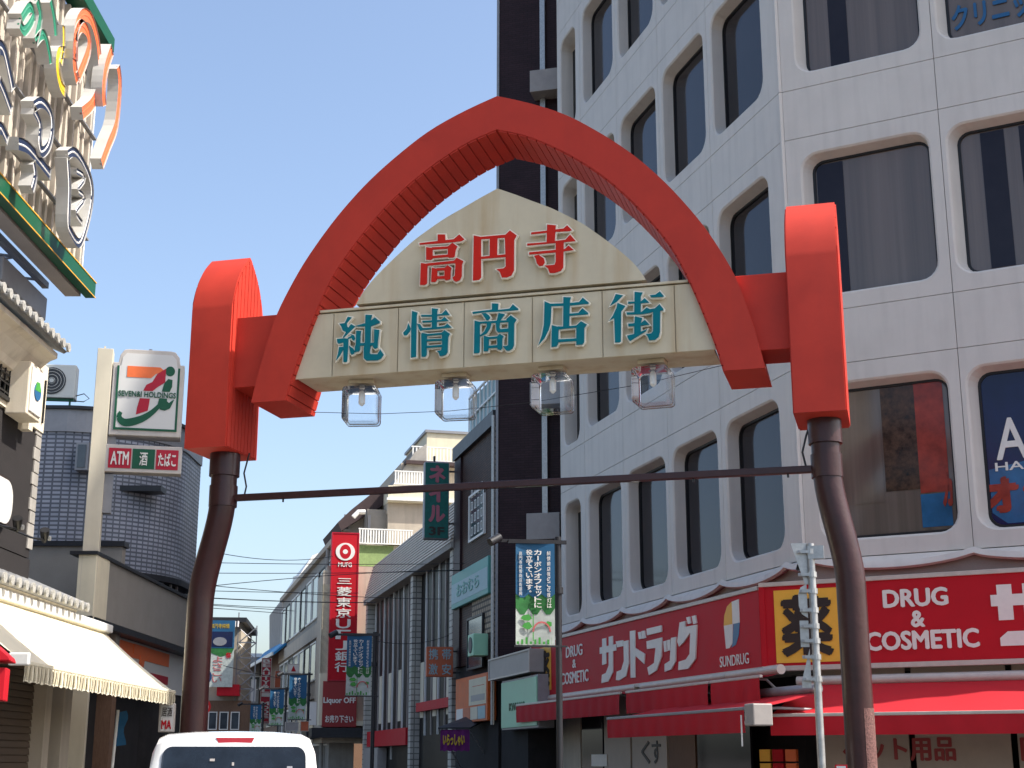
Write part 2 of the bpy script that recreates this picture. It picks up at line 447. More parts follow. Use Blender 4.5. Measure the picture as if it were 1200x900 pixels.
# ================================================================== GROUND
def ground():
    mb = MB(); mb.add([(-900, -300, 0), (900, -300, 0), (900, 1500, 0), (-900, 1500, 0)], [(0, 1, 2, 3)])
    single('ground', None, None, ORIGIN, mb, 'paving', kind='structure')
    mb = MB(); mb.add([(-4.0, -20, .004), (3.6, -20, .004), (3.2, 16, .004), (1.4, 28, .004), (-2.2, 42, .004), (-13, 84, .004), (-16.5, 84, .004), (-7.0, 48, .004), (-5.0, 34, .004), (-4.4, 18, .004)],
                      [tuple(range(10))])
    single('road', None, None, ORIGIN, mb, 'asphalt', kind='structure')
    mb = MB(); mb.add([(-4.5, 11.2, .008), (4.2, 9.0, .008), (4.2, 9.45, .008), (-4.5, 11.65, .008)], [(0, 1, 2, 3)])
    single('stop_line', None, None, ORIGIN, mb, 'road_paint', kind='structure')
    for nm, pts in (('kerb', [(-4.45, 18), (-5.05, 34), (-7.1, 48)]), ('kerb', [(3.25, 16), (1.45, 28), (-2.15, 42)])):
        mb = MB()
        for a, b in zip(pts, pts[1:]):
            dx, dy = b[0] - a[0], b[1] - a[1]; l = math.hypot(dx, dy); nx, ny = -dy / l * .09, dx / l * .09
            mb.plan([(a[0] - nx, a[1] - ny), (b[0] - nx, b[1] - ny), (b[0] + nx, b[1] + ny), (a[0] + nx, a[1] + ny)], 0, .13)
        single(nm, None, None, ORIGIN, mb, 'kerb', kind='structure')
ground()

# ================================================================== THE GATE
C0 = -.19
OUT = [(0, 9.44), (.42, 9.29), (.85, 9.09), (1.22, 8.84), (1.56, 8.57), (1.84, 8.3), (2.12, 7.98), (2.42, 7.57), (2.62, 7.23), (2.79, 6.88), (2.91, 6.5), (3.01, 6.12), (3.08, 5.78)]
INN = [(0, 9.0), (.35, 8.88), (.69, 8.70), (1.02, 8.48), (1.3, 8.25), (1.56, 7.99), (1.84, 7.65), (2.05, 7.35), (2.19, 7.08), (2.31, 6.8), (2.42, 6.5), (2.52, 6.2), (2.585, 5.98), (2.635, 5.78)]
DEP = .88
gate = thing('shopping_street_gate', 'red pointed arch gate on two bent brown poles, cream board lettered 高円寺 純情商店街', 'gate', G, 0, .44, 0)
def mirror(pts, sg): return [(C0 + sg * x, z) for x, z in pts]
o3 = catmull(OUT, 3); i3 = catmull(INN, 3)
arch = MB()
for sg in (-1, 1):
    no, ni = len(o3), len(i3)
    # walk both outlines by the same parameter
    def at(pts, t):
        k = t * (len(pts) - 1); i = min(int(k), len(pts) - 2); f = k - i
        return (pts[i][0] * (1 - f) + pts[i + 1][0] * f, pts[i][1] * (1 - f) + pts[i + 1][1] * f)
    n = 40
    oo = mirror([at(o3, k / n) for k in range(n + 1)], sg); ii = mirror([at(i3, k / n) for k in range(n + 1)], sg)
    vs = []
    for k in range(n + 1):
        vs += [(oo[k][0], 0, oo[k][1]), (ii[k][0], 0, ii[k][1]), (ii[k][0], DEP, ii[k][1]), (oo[k][0], DEP, oo[k][1])]
    fs = []
    for k in range(n):
        a, b = 4 * k, 4 * k + 4
        fs += [(a, a + 1, b + 1, b), (a + 1, a + 2, b + 2, b + 1), (a + 2, a + 3, b + 3, b + 2), (a + 3, a, b, b + 3)]
    fs.append((4 * n, 4 * n + 1, 4 * n + 2, 4 * n + 3))
    if sg > 0: fs = [q[::-1] for q in fs]
    arch.add(vs, fs)
ao = part('arch', arch, 'red', gate, smooth=True)
# soffit planks lining the inside of the arch
for sg in (-1, 1):
    L = [0]
    for a, b in zip(i3, i3[1:]): L.append(L[-1] + math.hypot(b[0] - a[0], b[1] - a[1]))
    def arc(l):
        l = max(0, min(L[-1] - 1e-6, l))
        i = max(k for k in range(len(L)) if L[k] <= l); i = min(i, len(i3) - 2)
        f = (l - L[i]) / (L[i + 1] - L[i]); return (i3[i][0] * (1 - f) + i3[i + 1][0] * f, i3[i][1] * (1 - f) + i3[i + 1][1] * f)
    step = .13; l = .02
    while l < L[-1] - .05:
        a = arc(l); b = arc(min(l + step - .014, L[-1]))
        tx, tz = b[0] - a[0], b[1] - a[1]; q = math.hypot(tx, tz); nx, nz = -abs(tz) / q * .02, -abs(tx) / q * .02
        poly = [(C0 + sg * a[0], a[1]), (C0 + sg * b[0], b[1]), (C0 + sg * (b[0] + nx), b[1] + nz), (C0 + sg * (a[0] + nx), a[1] + nz)]
        mb = MB().prism(poly, .012, DEP - .012)
        part('soffit_plank', mb, 'red', ao)
        l += step

# pillar boxes: ogive profile in depth
def ogive(ztop, zs, z0):
    pf = []
    h = ztop - zs
    front = [(0, z0), (0, zs), (.06, zs + h * .3), (.155, zs + h * .57), (.285, zs + h * .80), (.45, ztop)]
    cur = catmull(front[1:], 3)
    return [(0, z0)] + cur, cur
def pillar(s0, s1, z0, zs, ztop):
    fr_, cur = ogive(ztop, zs, z0)
    rear = [(.9 - d, z) for d, z in fr_][::-1]
    prof = fr_ + rear[1:]
    mb = MB().side(prof, s0, s1)
    p = part('pillar_box', mb, 'red', gate, smooth=True)
    # vertical planks cladding each flank
    def topz(d):
        d = min(d, .9 - d)
        for a, b in zip(cur, cur[1:]):
            if a[0] <= d <= b[0] + 1e-9:
                return a[1] + (b[1] - a[1]) * ((d - a[0]) / max(b[0] - a[0], 1e-6))
        return zs
    n = 9; w = (.9 - .05) / n
    for sside in (s0 - .015, s1):
        for k in range(n):
            d0 = .025 + k * w + .006; d1 = .025 + (k + 1) * w - .006; dm = (d0 + d1) / 2
            poly = [(d0, z0 + .01), (d1, z0 + .01), (d1, topz(d1) - .03), (dm, topz(dm) - .03), (d0, topz(d0) - .03)]
            part('flank_plank', MB().side(poly, sside, sside + .015), 'red', p)
    return p
pillar(-4.13, -3.59, 5.26, 7.02, 7.82)
pillar(3.18, 3.73, 5.25, 7.04, 7.82)
# bridging beams between pillars and arch
rb = G.rect(860, 320, 925, 412, .12)
part('bridge_beam', MB().box(-3.60 + .017, -2.9, .14, .74, 6.02, 6.92), 'red', gate, bevel=.008)
part('bridge_beam', MB().box(2.5, 3.18 - .017, .14, .74, 6.02, 6.92), 'red', gate, bevel=.008)
# cream board
bd = .07
core = MB().prism([(C0 - 2.52, 6.05), (C0 + 2.52, 6.05), (C0 + 2.24, 6.86), (C0 - 2.24, 6.86)], bd + .02, bd + .66)
core_o = part('board_core', core, 'cream', gate, bevel=.006)
seams = [-2.26, -1.43, -.605, .227, 1.06, 1.90]
lo = lambda t: C0 + 2.55 - (6.05 + (t) - 6.05) * (.30 / .82)
def edge(z, sg): return C0 + sg * (2.55 - (z - 6.05) * .33)
bounds = [None] + seams + [None]
for a, b in zip(bounds, bounds[1:]):
    g = .006
    sa0 = edge(6.05, -1) if a is None else a + g; sa1 = edge(6.86, -1) if a is None else a + g
    sb0 = edge(6.05, 1) if b is None else b - g; sb1 = edge(6.86, 1) if b is None else b - g
    part('board_panel', MB().prism([(sa0, 6.052), (sb0, 6.052), (sb1, 6.85), (sa1, 6.85)], bd, bd + .018), 'cream', gate, bevel=.002)
TOPP = [(583, 221), (605, 228.5), (622, 235), (645, 243.5), (665, 253), (683, 262.5), (700, 274), (715, 285), (730, 297), (742, 308), (751, 319), (757, 328)]
half = catmull([G.sz(u, v, bd) for u, v in TOPP], 4)
cx = half[0][0]
hp = [(p[0] - cx, p[1]) for p in half]
gp = [(cx + x, z) for x, z in hp] + [(cx - x, z) for x, z in hp[:0:-1]]
part('board_gable', MB().prism([(q[0], max(q[1], 6.90)) for q in gp], bd - .004, bd + .30), 'cream', gate)
part('board_ledge', MB().box(C0 - 2.25, C0 + 2.25, bd - .016, bd + .68, 6.868, 6.896), 'cream', gate)

# lettering traced stroke by stroke, standing off the board
def offset_poly(poly, w):
    n = len(poly)
    area = sum(poly[i][0] * poly[(i + 1) % n][1] - poly[(i + 1) % n][0] * poly[i][1] for i in range(n))
    if area < 0: poly = poly[::-1]
    out = []
    for i in range(n):
        p0, p1, p2 = poly[i - 1], poly[i], poly[(i + 1) % n]
        e1 = Vector((p1[0] - p0[0], p1[1] - p0[1])); e2 = Vector((p2[0] - p1[0], p2[1] - p1[1]))
        if e1.length < 1e-6 or e2.length < 1e-6: continue
        e1.normalize(); e2.normalize()
        n1 = Vector((e1.y, -e1.x)); n2 = Vector((e2.y, -e2.x)); m = (n1 + n2)
        if m.length < .3: m = n1
        m.normalize(); k = min(1 / max(m.dot(n1), .35), 1.9)
        out.append((p1[0] + m.x * w * k, p1[1] + m.y * w * k))
    return out
CH = {
 '高': ((485, 258, 10.71), 'letter_red', [
  [(300,180),(390,180),(395,265),(300,270)], [(70,290),(300,262),(500,240),(570,180),(632,240),(600,262),(400,285),(75,308)],
  [(155,340),(235,350),(235,480),(215,500),(155,495)], [(228,342),(435,330),(435,357),(230,370)], [(430,330),(485,285),(545,330),(525,370),(510,460),(480,470),(440,470),(428,455)],
  [(228,450),(440,432),(440,460),(228,477)], [(90,540),(170,550),(165,790),(140,812),(80,812)], [(160,545),(515,510),(520,537),(165,572)],
  [(505,510),(540,475),(620,515),(602,560),(600,700),(580,750),(530,772),(500,755),(488,720),(515,700),(525,560)],
  [(228,600),(295,612),(290,745),(270,775),(220,775)], [(288,605),(400,600),(400,627),(288,634)], [(390,600),(425,568),(470,600),(462,640),(458,740),(400,755),(385,735)], [(283,708),(397,703),(397,732),(283,737)]]),
 '円': ((545, 255, 8.571), 'letter_red', [
  [(88,180),(160,195),(160,600),(140,625),(80,632)], [(150,195),(408,172),(412,200),(155,217)],
  [(400,180),(450,130),(518,180),(492,225),(490,530),(465,580),(420,600),(370,600),(350,545),(318,520),(390,510),(410,490)],
  [(250,200),(325,190),(320,390),(248,398)], [(155,395),(410,370),(410,394),(158,415)]]),
 '寺': ((545, 255, 8.571), 'letter_red', [
  [(825,70),(910,78),(900,245),(820,248)], [(665,150),(820,132),(990,110),(1025,78),(1072,125),(1050,135),(905,143),(665,168)],
  [(625,262),(820,248),(1010,222),(1055,172),(1110,235),(900,255),(625,280)], [(645,350),(910,325),(1000,318),(1040,282),(1090,325),(900,350),(645,370)],
  [(912,240),(990,235),(985,500),(960,535),(900,555),(850,555),(835,510),(800,482),(900,475),(912,440)], [(695,385),(740,375),(790,410),(800,450),(780,482),(745,485),(722,460),(712,415)]]),
 '純': ((385, 360, 12.857), 'teal', [
  [(290,145),(348,155),(275,240),(280,290),(300,310),(340,255),(400,290),(232,458),(215,458),(265,375),(215,350),(195,295),(165,250),(245,240)],
  [(330,405),(385,425),(400,470),(385,505),(360,490),(350,460),(300,475),(290,460),(350,430)],
  [(128,480),(230,470),(300,475),(295,600),(280,815),(265,828),(225,825),(225,530),(150,550),(135,535)],
  [(160,600),(225,600),(225,630),(170,730),(115,800),(145,700)], [(310,580),(365,620),(395,660),(385,700),(350,715),(330,690)],
  [(400,285),(540,245),(562,250),(562,287),(440,292)], [(630,215),(700,155),(770,215),(770,240),(635,290)],
  [(560,115),(655,120),(640,180),(630,600),(620,690),(640,710),(740,710),(780,640),(830,715),(790,775),(740,800),(570,805),(535,770),(530,620),(550,570),(555,250)],
  [(420,355),(490,360),(480,450),(475,640),(460,665),(400,680),(400,600),(415,560)], [(468,545),(562,540),(562,577),(468,582)], [(618,545),(695,535),(695,577),(618,582)],
  [(690,335),(765,345),(745,520),(740,610),(700,628),(670,600),(690,560)]]),
 '情': ((465, 352, 12.857), 'teal', [
  [(172,345),(195,390),(210,430),(195,470),(150,525),(110,525),(95,490),(150,430)], [(232,160),(312,185),(300,240),(290,850),(215,862),(218,400)],
  [(305,350),(350,360),(385,410),(385,450),(360,462),(335,430)], [(530,120),(620,130),(610,170),(600,420),(530,425)],
  [(370,220),(530,220),(680,205),(740,145),(795,220),(600,230),(530,245),(372,245)], [(385,310),(530,305),(670,295),(720,250),(782,310),(600,322),(530,329),(390,335)],
  [(385,418),(530,413),(720,390),(765,352),(825,410),(600,432),(385,447)], [(380,490),(455,505),(450,820),(430,850),(375,850),(370,520)],
  [(380,490),(455,510),(692,490),(692,515),(455,535)], [(680,490),(720,450),(800,505),(775,550),(765,780),(740,820),(690,838),(650,838),(635,790),(605,765),(670,755),(688,700)],
  [(448,590),(694,580),(694,605),(448,618)], [(448,690),(690,672),(690,700),(448,717)]]),
 '商': ((545, 347, 12.857), 'teal', [
  [(405,110),(500,115),(495,215),(405,225)], [(110,240),(400,205),(500,210),(670,190),(720,125),(800,190),(800,210),(480,235),(300,240),(120,268)],
  [(250,260),(310,255),(360,290),(380,325),(350,365),(325,365),(290,310)], [(505,255),(600,275),(560,330),(520,385),(470,400),(490,330)],
  [(145,370),(225,390),(220,840),(200,860),(135,862)], [(220,388),(645,365),(645,392),(225,415)],
  [(620,350),(690,290),(775,355),(740,410),(735,740),(715,790),(670,820),(625,822),(600,790),(570,755),(625,755),(650,740),(655,400)],
  [(330,395),(400,400),(380,480),(330,560),(240,605),(220,600),(290,540),(330,460)], [(465,395),(525,400),(520,480),(540,500),(655,490),(655,540),(500,548),(475,520)],
  [(285,600),(360,620),(355,780),(345,830),(285,832)], [(352,622),(492,608),(492,636),(352,648)], [(485,610),(525,570),(580,605),(562,640),(560,780),(540,815),(490,800)], [(350,752),(494,742),(494,776),(350,786)]]),
 '店': ((625, 340, 12.857), 'teal', [
  [(170,170),(270,210),(270,300),(258,500),(230,600),(170,720),(75,830),(130,680),(160,520)], [(262,205),(456,200),(456,237),(265,242)], [(555,195),(690,180),(745,115),(835,190),(830,205),(555,232)],
  [(455,105),(565,110),(550,160),(540,560),(450,560)], [(538,357),(680,345),(740,275),(825,345),(820,365),(538,387)],
  [(280,530),(380,555),(375,800),(350,850),(275,858)], [(370,548),(450,552),(660,535),(660,562),(375,592)], [(650,535),(720,470),(805,520),(768,570),(765,780),(740,820),(650,825)], [(372,745),(655,730),(655,765),(372,785)]]),
 '街': ((710, 335, 12.0), 'teal', [
  [(140,115),(240,135),(150,225),(60,280),(110,190)], [(165,240),(275,285),(215,360),(210,780),(190,795),(130,795),(120,500),(115,450),(50,490),(100,420),(150,310)],
  [(405,85),(515,95),(490,150),(490,392),(400,398)], [(315,223),(400,223),(490,223),(545,175),(610,235),(500,245),(315,250)],
  [(290,375),(500,370),(575,305),(620,330),(725,310),(725,347),(600,385),(500,400),(300,405)], [(410,430),(510,455),(490,520),(490,670),(400,690),(400,600)],
  [(315,533),(400,528),(500,520),(550,480),(610,545),(500,560),(320,570)], [(300,700),(440,670),(580,610),(560,640),(340,775),(315,745)],
  [(620,135),(700,125),(760,80),(815,145),(800,155),(640,162)], [(700,310),(755,260),(808,325),(808,345),(765,350),(760,650),(740,720),(690,760),(610,765),(590,710),(565,680),(640,670),(665,640),(665,345)]]),
}
LD = bd - .075     # plane of the letter faces
for ch, ((u0, v0, k), m, strokes) in CH.items():
    face = MB(); rim = MB()
    for i, st in enumerate(strokes):
        poly = [G.sz(u0 + x / k, v0 + y / k, LD) for x, y in st]
        e = i * .0007
        face.prism(offset_poly(poly, .001), LD - .003 - e, LD + .004)
        rim.prism(offset_poly(poly, .016), LD + .0045 + e, LD + .045)
    co = part('character', rim, 'letter_edge', gate, label='character %s on the cream board' % ch)
    part('character_face', face, m, co)

# poles with the S bend, collars, crossbar
def gate_pole(s_top, s_bot, z_hi, z_lo, side):
    path = [(s_top, .45, 5.25), (s_top, .45, z_hi + .1)]
    for k in range(0, 13):
        t = k / 12; e = t * t * (3 - 2 * t)
        path.append((s_top + (s_bot - s_top) * e, .45, z_hi + (z_lo - z_hi) * t))
    path += [(s_bot, .45, z_lo - .1), (s_bot, .45, .25), (s_bot, .45, 0)]
    p = part('pole', MB().tube(path, .158, 28), 'pole_brown', gate, smooth=True)
    part('pole_collar', MB().tube([(s_top, .45, 5.26), (s_top, .45, 4.98)], .186, 28), 'pole_brown', p, smooth=True)
    part('pole_collar', MB().tube([(s_top, .45, 4.86), (s_top, .45, 4.60)], .172, 28), 'pole_brown', p, smooth=True)
    part('pole_foot', MB().tube([(s_bot, .45, 0), (s_bot, .45, .30)], .22, 28), 'pole_brown', p, smooth=True)
    return p
pl = gate_pole(-3.80, -4.03, 4.75, 3.4, -1)
pr = gate_pole(3.475, 3.66, 4.72, 3.4, 1)
# worn patch low on the right pole
mb = MB(); n = 10
for k in range(n):
    a0 = math.radians(-88 + k * 9.5 + 20); a1 = math.radians(-88 + (k + 1) * 9.5 + 20)
    f = lambda a, z: (3.66 + math.cos(a) * .1605, .45 + math.sin(a) * .1605, z)
    mb.quad(f(a0, 1.2), f(a1, 1.2), f(a1, 2.12), f(a0, 2.12))
part('worn_patch', mb, 'pole_rough', pr, smooth=True)
part('crossbar', MB().box(-3.66, 3.36, .41, .49, 4.665, 4.745), 'pole_brown', gate, bevel=.01)
for s in (-3.0, -.45, 2.0, 3.05):
    part('crossbar_bolt', MB().tube([(s, .45, 4.665), (s, .45, 4.625)], .012, 8), 'dark_metal', gate)
part('feed_cable', MB().tube([(3.25, .45, 4.74), (3.22, .44, 4.9), (3.27, .43, 5.08), (3.34, .42, 5.26)], .012, 6), 'dark_metal', gate)
part('feed_cable', MB().tube([(-3.55, .5, 4.70), (-3.52, .5, 4.85), (-3.56, .5, 5.02), (-3.50, .5, 5.27)], .012, 6), 'dark_metal', gate)

# glass cube lamps
def cube_lamp(s, tilt, label):
    zc = 5.735; d = .36
    t = thing('cube_lamp', label, 'lamp', G, s, d, 6.05, 'glass cube lamps under the gate board')
    part('bracket', MB().box(s - .155, s + .155, d - .10, d + .10, 6.0, 6.048), 'cream', t, bevel=.004)
    part('socket', MB().tube([(s, d, 6.0), (s, d, 5.93)], .05, 14).tube([(s, d, 5.96), (s, d, 5.94)], .10, 16), 'grey_metal', t, smooth=True)
    part('bulb', MB().tube([(s, d, 5.93), (s, d, 5.9), (s, d, 5.87), (s, d, 5.77), (s, d, 5.74)], .04, 14, radii=[.02, .034, .04, .04, .012]), 'tube', t, smooth=True)
    a = .215
    shade = part('glass_shade', MB().box(s - a, s + a, d - a, d + a, zc - a, zc + a), 'lamp_glass', t, smooth=True, bevel=.05, seg=4)
    b = .197
    inner = part('glass_lining', MB().box(s - b, s + b, d - b, d + b, zc - b, zc + b), 'lamp_glass', t, smooth=True, bevel=.05, seg=3)
    t.rotation_euler = (0, 0, G.a + math.radians(tilt))
    return t
for i, (u, til, lab) in enumerate(((424, 12, 'clear glass cube lamp under the 純 end of the cream board, sky behind it'),
                            (534, 4, 'clear glass cube lamp under the seam between 情 and 商, second from the left'),
                            (648, -2, 'clear glass cube lamp in front of the dark tower, under 店'),
                            (766, -4, 'clear glass cube lamp in front of the white wall, below 街'))):
    cube_lamp(G.sz(u, 470, .36)[0], til, lab)
single('cable', 'thin wire slung level behind the glass cube lamps', 'cable', G, MB().tube([(-2.95, .8, 5.83), (-1.9, .8, 5.74), (-1.0, .8, 5.72), (0, .8, 5.76), (1.4, .8, 5.9), (2.45, .8, 6.08)], .004, 5), 'wire')

# ================================================================== WHITE BUILDING
wb = thing('white_building', 'tall white building with round cornered dark windows above the red drugstore sign', 'building', WC, 0, 0, 0)
PITCHZ = 4.39; SILL = 5.28; HEAD = 7.90
def rr(s0, s1, z0, z1, r, n=5):
    pts = []
    for (cx_, cz, a0) in ((s1 - r, z0 + r, -90), (s1 - r, z1 - r, 0), (s0 + r, z1 - r, 90), (s0 + r, z0 + r, 180)):
        for k in range(n + 1):
            a = math.radians(a0 + 90 * k / n); pts.append((cx_ + r * math.cos(a), cz + r * math.sin(a)))
    return pts
def holed_panel(a, b, z0, z1, hole, inner, rec, n=5):
    """wall panel a..b, z0..z1 with a rounded opening and a splayed reveal running back rec metres"""
    mb = MB(); cor = [(b, z0), (b, z1), (a, z1), (a, z0)]
    vs = [(c[0], 0, c[1]) for c in cor] + [(h[0], 0, h[1]) for h in hole]
    N_ = len(hole); fs = []
    q = n + 1
    for c in range(4):
        for k in range(n): fs.append((c, 4 + c * q + k, 4 + c * q + k + 1)[::-1])
        nx = (c + 1) % 4
        fs.append((c, 4 + c * q + n, 4 + (nx * q) % N_, nx)[::-1])
    mb.add(vs, fs)
    rim = offset_poly(hole, -.035)
    if len(rim) != N_: rim = hole
    rings = [[(h[0], 0, h[1]) for h in hole], [(h[0], .03, h[1]) for h in rim], [(h[0], rec, h[1]) for h in inner]]
    vs = [p for rg in rings for p in rg]; fs = []
    for r_ in range(2):
        for k in range(N_):
            k2 = (k + 1) % N_
            fs.append((r_ * N_ + k, r_ * N_ + k2, (r_ + 1) * N_ + k2, (r_ + 1) * N_ + k))
    mb.add(vs, fs)
    # panel edges
    e = [(a, z0), (b, z0), (b, z1), (a, z1)]
    vs = [(p[0], 0, p[1]) for p in e] + [(p[0], .05, p[1]) for p in e]
    mb.add(vs, [(k, 4 + k, 4 + (k + 1) % 4, (k + 1) % 4) for k in range(4)])
    return mb
def sub(fr):    # a child empty is not wanted: parts of another facade are converted into the building's own axes
    ang = fr.a - WC.a
    def conv(mb):
        out = MB(); 
        for v in mb.v:
            p = fr.pt(v[0], v[1], v[2])
            dx, dy = p.x - WC.o[0], p.y - WC.o[1]
            out.v.append((dx * WC.t[0] + dy * WC.t[1], dx * WC.n[0] + dy * WC.n[1], p.z))
        out.f = mb.f[:]; return out
    return conv
convL = sub(WL)
ident = lambda m: m
def facade(bays, floors, conv, rec, r_out, r_in, splay, paneMats):
    for (a, b, w0, w1) in bays:
        for fl in floors:
            sill = SILL + PITCHZ * fl; head = HEAD + PITCHZ * fl
            zb = sill - .36; zt = head + .42; g = .006
            if w0 is None:
                part('wall_panel', conv(MB().box(a + g, b - g, 0, .05, zb + g, zt - g)), 'white_wall', wb)
            else:
                hole = rr(w0 - splay[0], w1 + splay[1], sill - .08, head + .10, r_out)
                inner = rr(w0, w1, sill, head, r_in)
                part('wall_panel', conv(holed_panel(a + g, b - g, zb + g, zt - g, hole, inner, rec)), 'white_wall', wb, smooth=False)
                wo = part('window', conv(frame_ring(rr(w0 - .01, w1 + .01, sill - .01, head + .01, r_in), rr(w0 + .035, w1 - .035, sill + .035, head - .035, max(r_in - .035, .02)), rec - .03, rec + .02)), 'black_frame', wb)
                part('pane', conv(MB().prism(rr(w0 + .02, w1 - .02, sill + .02, head - .02, r_in), rec + .005, rec + .02)), paneMats[0], wo)
            nz = sill + PITCHZ - .36
            part('wall_panel', conv(MB().box(a + g, b - g, 0, .05, zt + g, nz - g)), 'white_wall', wb)
def frame_ring(outer, inner, d0, d1):
    mb = MB(); n = len(outer)
    vs = [(p[0], d0, p[1]) for p in outer] + [(p[0], d0, p[1]) for p in inner] + [(p[0], d1, p[1]) for p in inner]
    fs = []
    for k in range(n):
        k2 = (k + 1) % n
        fs += [(k, k2, n + k2, n + k), (n + k, n + k2, 2 * n + k2, 2 * n + k)]
    return mb.add(vs, fs)
floors = range(0, 5)
cL = [-.34, -2.99, -5.64, -8.29]
baysL = [(c - 1.325, (c + 1.325) if c < -.5 else 1.36, c - 1.10, c + 1.12) for c in cL]
facade(baysL, floors, convL, .30, .36, .26, (.05, .03), ['glass_dark'])
baysC = [(.07, 2.88, .50, 2.63), (2.88, 5.50, 3.12, 5.25), (5.50, 8.12, 5.74, 7.87)]
facade(baysC, floors, ident, .30, .34, .22, (.16, .07), ['glass_brown'])
# end bay of the street side: a slot with a small vent window
for fl in floors:
    sill = SILL + PITCHZ * fl; head = HEAD + PITCHZ * fl; zb = sill - .36; zt = head + .42; g = .006
    hole = rr(-11.25, -9.95, sill - .2, head + .10, .34); inner = rr(-11.25, -10.0, sill - .2, head + .06, .2)
    part('wall_panel', convL(holed_panel(-11.5 + g, -9.62 - g, zb + g, zt - g, hole, inner, .42)), 'white_wall', wb)
    part('recess_back', convL(MB().box(-11.4, -9.9, .42, .46, sill - .3, head + .2)), 'white_wall', wb)
    wo = part('vent_window', convL(MB().ring_frame(-10.75, -10.22, sill + .25, sill + 1.25, .03, .39, .43)), 'black_frame', wb)
    part('pane', convL(MB().box(-10.73, -10.24, .405, .415, sill + .27, sill + 1.23)), 'glass_dark', wo)
    part('vent_slot', convL(MB().box(-11.24, -10.98, .385, .42, sill - .15, head - .1)), 'black_frame', wb)
    part('wall_panel', convL(MB().box(-11.5 + g, -9.62 - g, 0, .05, zt + g, sill + PITCHZ - .36 - g)), 'white_wall', wb)
# rounded corner strip between the two faces
def planpt(fr, s, d):
    p = fr.pt(s, d); dx, dy = p.x - WC.o[0], p.y - WC.o[1]
    return (dx * WC.t[0] + dy * WC.t[1], dx * WC.n[0] + dy * WC.n[1])
a_ = planpt(WL, 1.36, 0); b_ = (.07, 0)
mid = planpt(WL, 1.46, 0)
for fl in floors:
    zb = SILL + PITCHZ * fl - .36; zt = zb + PITCHZ
    part('corner_panel', MB().plan([a_, ((a_[0] + b_[0]) / 2, (a_[1] + b_[1]) / 2 - .045), b_, (.07, .06), (a_[0] + .05, a_[1] + .06)], zb + .006, zt - .006), 'white_wall', wb)
# backing strips seen in the joints, dark core, side wall, roof
bk = MB()
for fl in range(0, 6):
    z = SILL + PITCHZ * fl - .36; bk.box(.0, 8.1, .035, .049, z - .06, z + .06); bk.box(0, 8.1, .035, .049, z + HEAD - SILL + .78 - .06, z + HEAD - SILL + .78 + .06)
for s in (2.88, 5.5): bk.box(s - .05, s + .05, .035, .049, SILL - .36, SILL - .36 + 5 * PITCHZ)
part('joint_backing', bk, 'joint', wb)
bk = MB()
for fl in range(0, 6):
    z = SILL + PITCHZ * fl - .36; bk.box(-11.5, 1.36, .035, .049, z - .06, z + .06); bk.box(-11.5, 1.36, .035, .049, z + HEAD - SILL + .78 - .06, z + HEAD - SILL + .78 + .06)
for s in (-1.665, -4.315, -6.965, -9.62): bk.box(s - .05, s + .05, .035, .049, SILL - .36, SILL - .36 + 5 * PITCHZ)
part('joint_backing', convL(bk), 'joint', wb)
corePts = [planpt(WL, -11.45, .6), planpt(WL, 1.1, .6), (.3, .6), (7.6, .6), (12.6, 5.6), (12.6, 14), planpt(WL, -11.45, 12)]
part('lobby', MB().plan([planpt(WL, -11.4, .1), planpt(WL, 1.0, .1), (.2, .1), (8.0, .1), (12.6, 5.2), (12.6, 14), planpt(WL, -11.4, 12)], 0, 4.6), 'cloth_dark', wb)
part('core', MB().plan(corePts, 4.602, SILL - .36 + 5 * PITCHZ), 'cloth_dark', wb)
part('side_wall', MB().plan([(8.12, .0), (13.2, 5.1), (13.0, 5.3), (8.0, .3)], 4.9, SILL - .36 + 5 * PITCHZ), 'white_wall', wb)
part('parapet', MB().plan([planpt(WL, -11.5, 0), planpt(WL, 1.45, 0), (8.12, 0), (13.2, 5.1), (13, 14.2), planpt(WL, -11.5, 12.2)], SILL - .35 + 5 * PITCHZ, SILL + .6 + 5 * PITCHZ), 'white_wall', wb)
# flared skirt with scalloped lower edge
def skirt(a, b, peaks, conv, period):
    mb = MB(); n = int((b - a) / .11); ztop = SILL - .37
    vs = []
    for k in range(n + 1):
        s = a + (b - a) * k / n
        ph = (s - peaks) / period; fz = abs(math.sin(PI * ph)) ** .6
        zb = 4.86 - .17 * fz
        out = -.15
        vs += [(s, 0, ztop), (s, -.05, ztop - .06), (s, -.10 - .02 * fz, zb + .10), (s, out, zb), (s, out + .05, zb - .03), (s, .1, zb + .05)]
    fs = []
    for k in range(n):
        for j in range(5): 
            p = k * 6 + j; fs.append((p, p + 1, p + 7, p + 6))
    fs = [q for q in fs]
    mb.add(vs, fs)
    return part('skirt', conv(mb), 'white_wall', wb, smooth=True)
skirt(-11.5, 1.42, -1.66, convL, 2.65)
skirt(.02, 8.1, 2.88, ident, 2.62)
# shop front below: dark lobby wall, panels
part('fascia_backing', MB().plan([planpt(WL, -11.5, .02), planpt(WL, 1.43, .02), (8.1, .02), (8.1, .5), (.3, .5), planpt(WL, -11.5, .55)], 3.0, 4.86), 'grey_wall', wb)
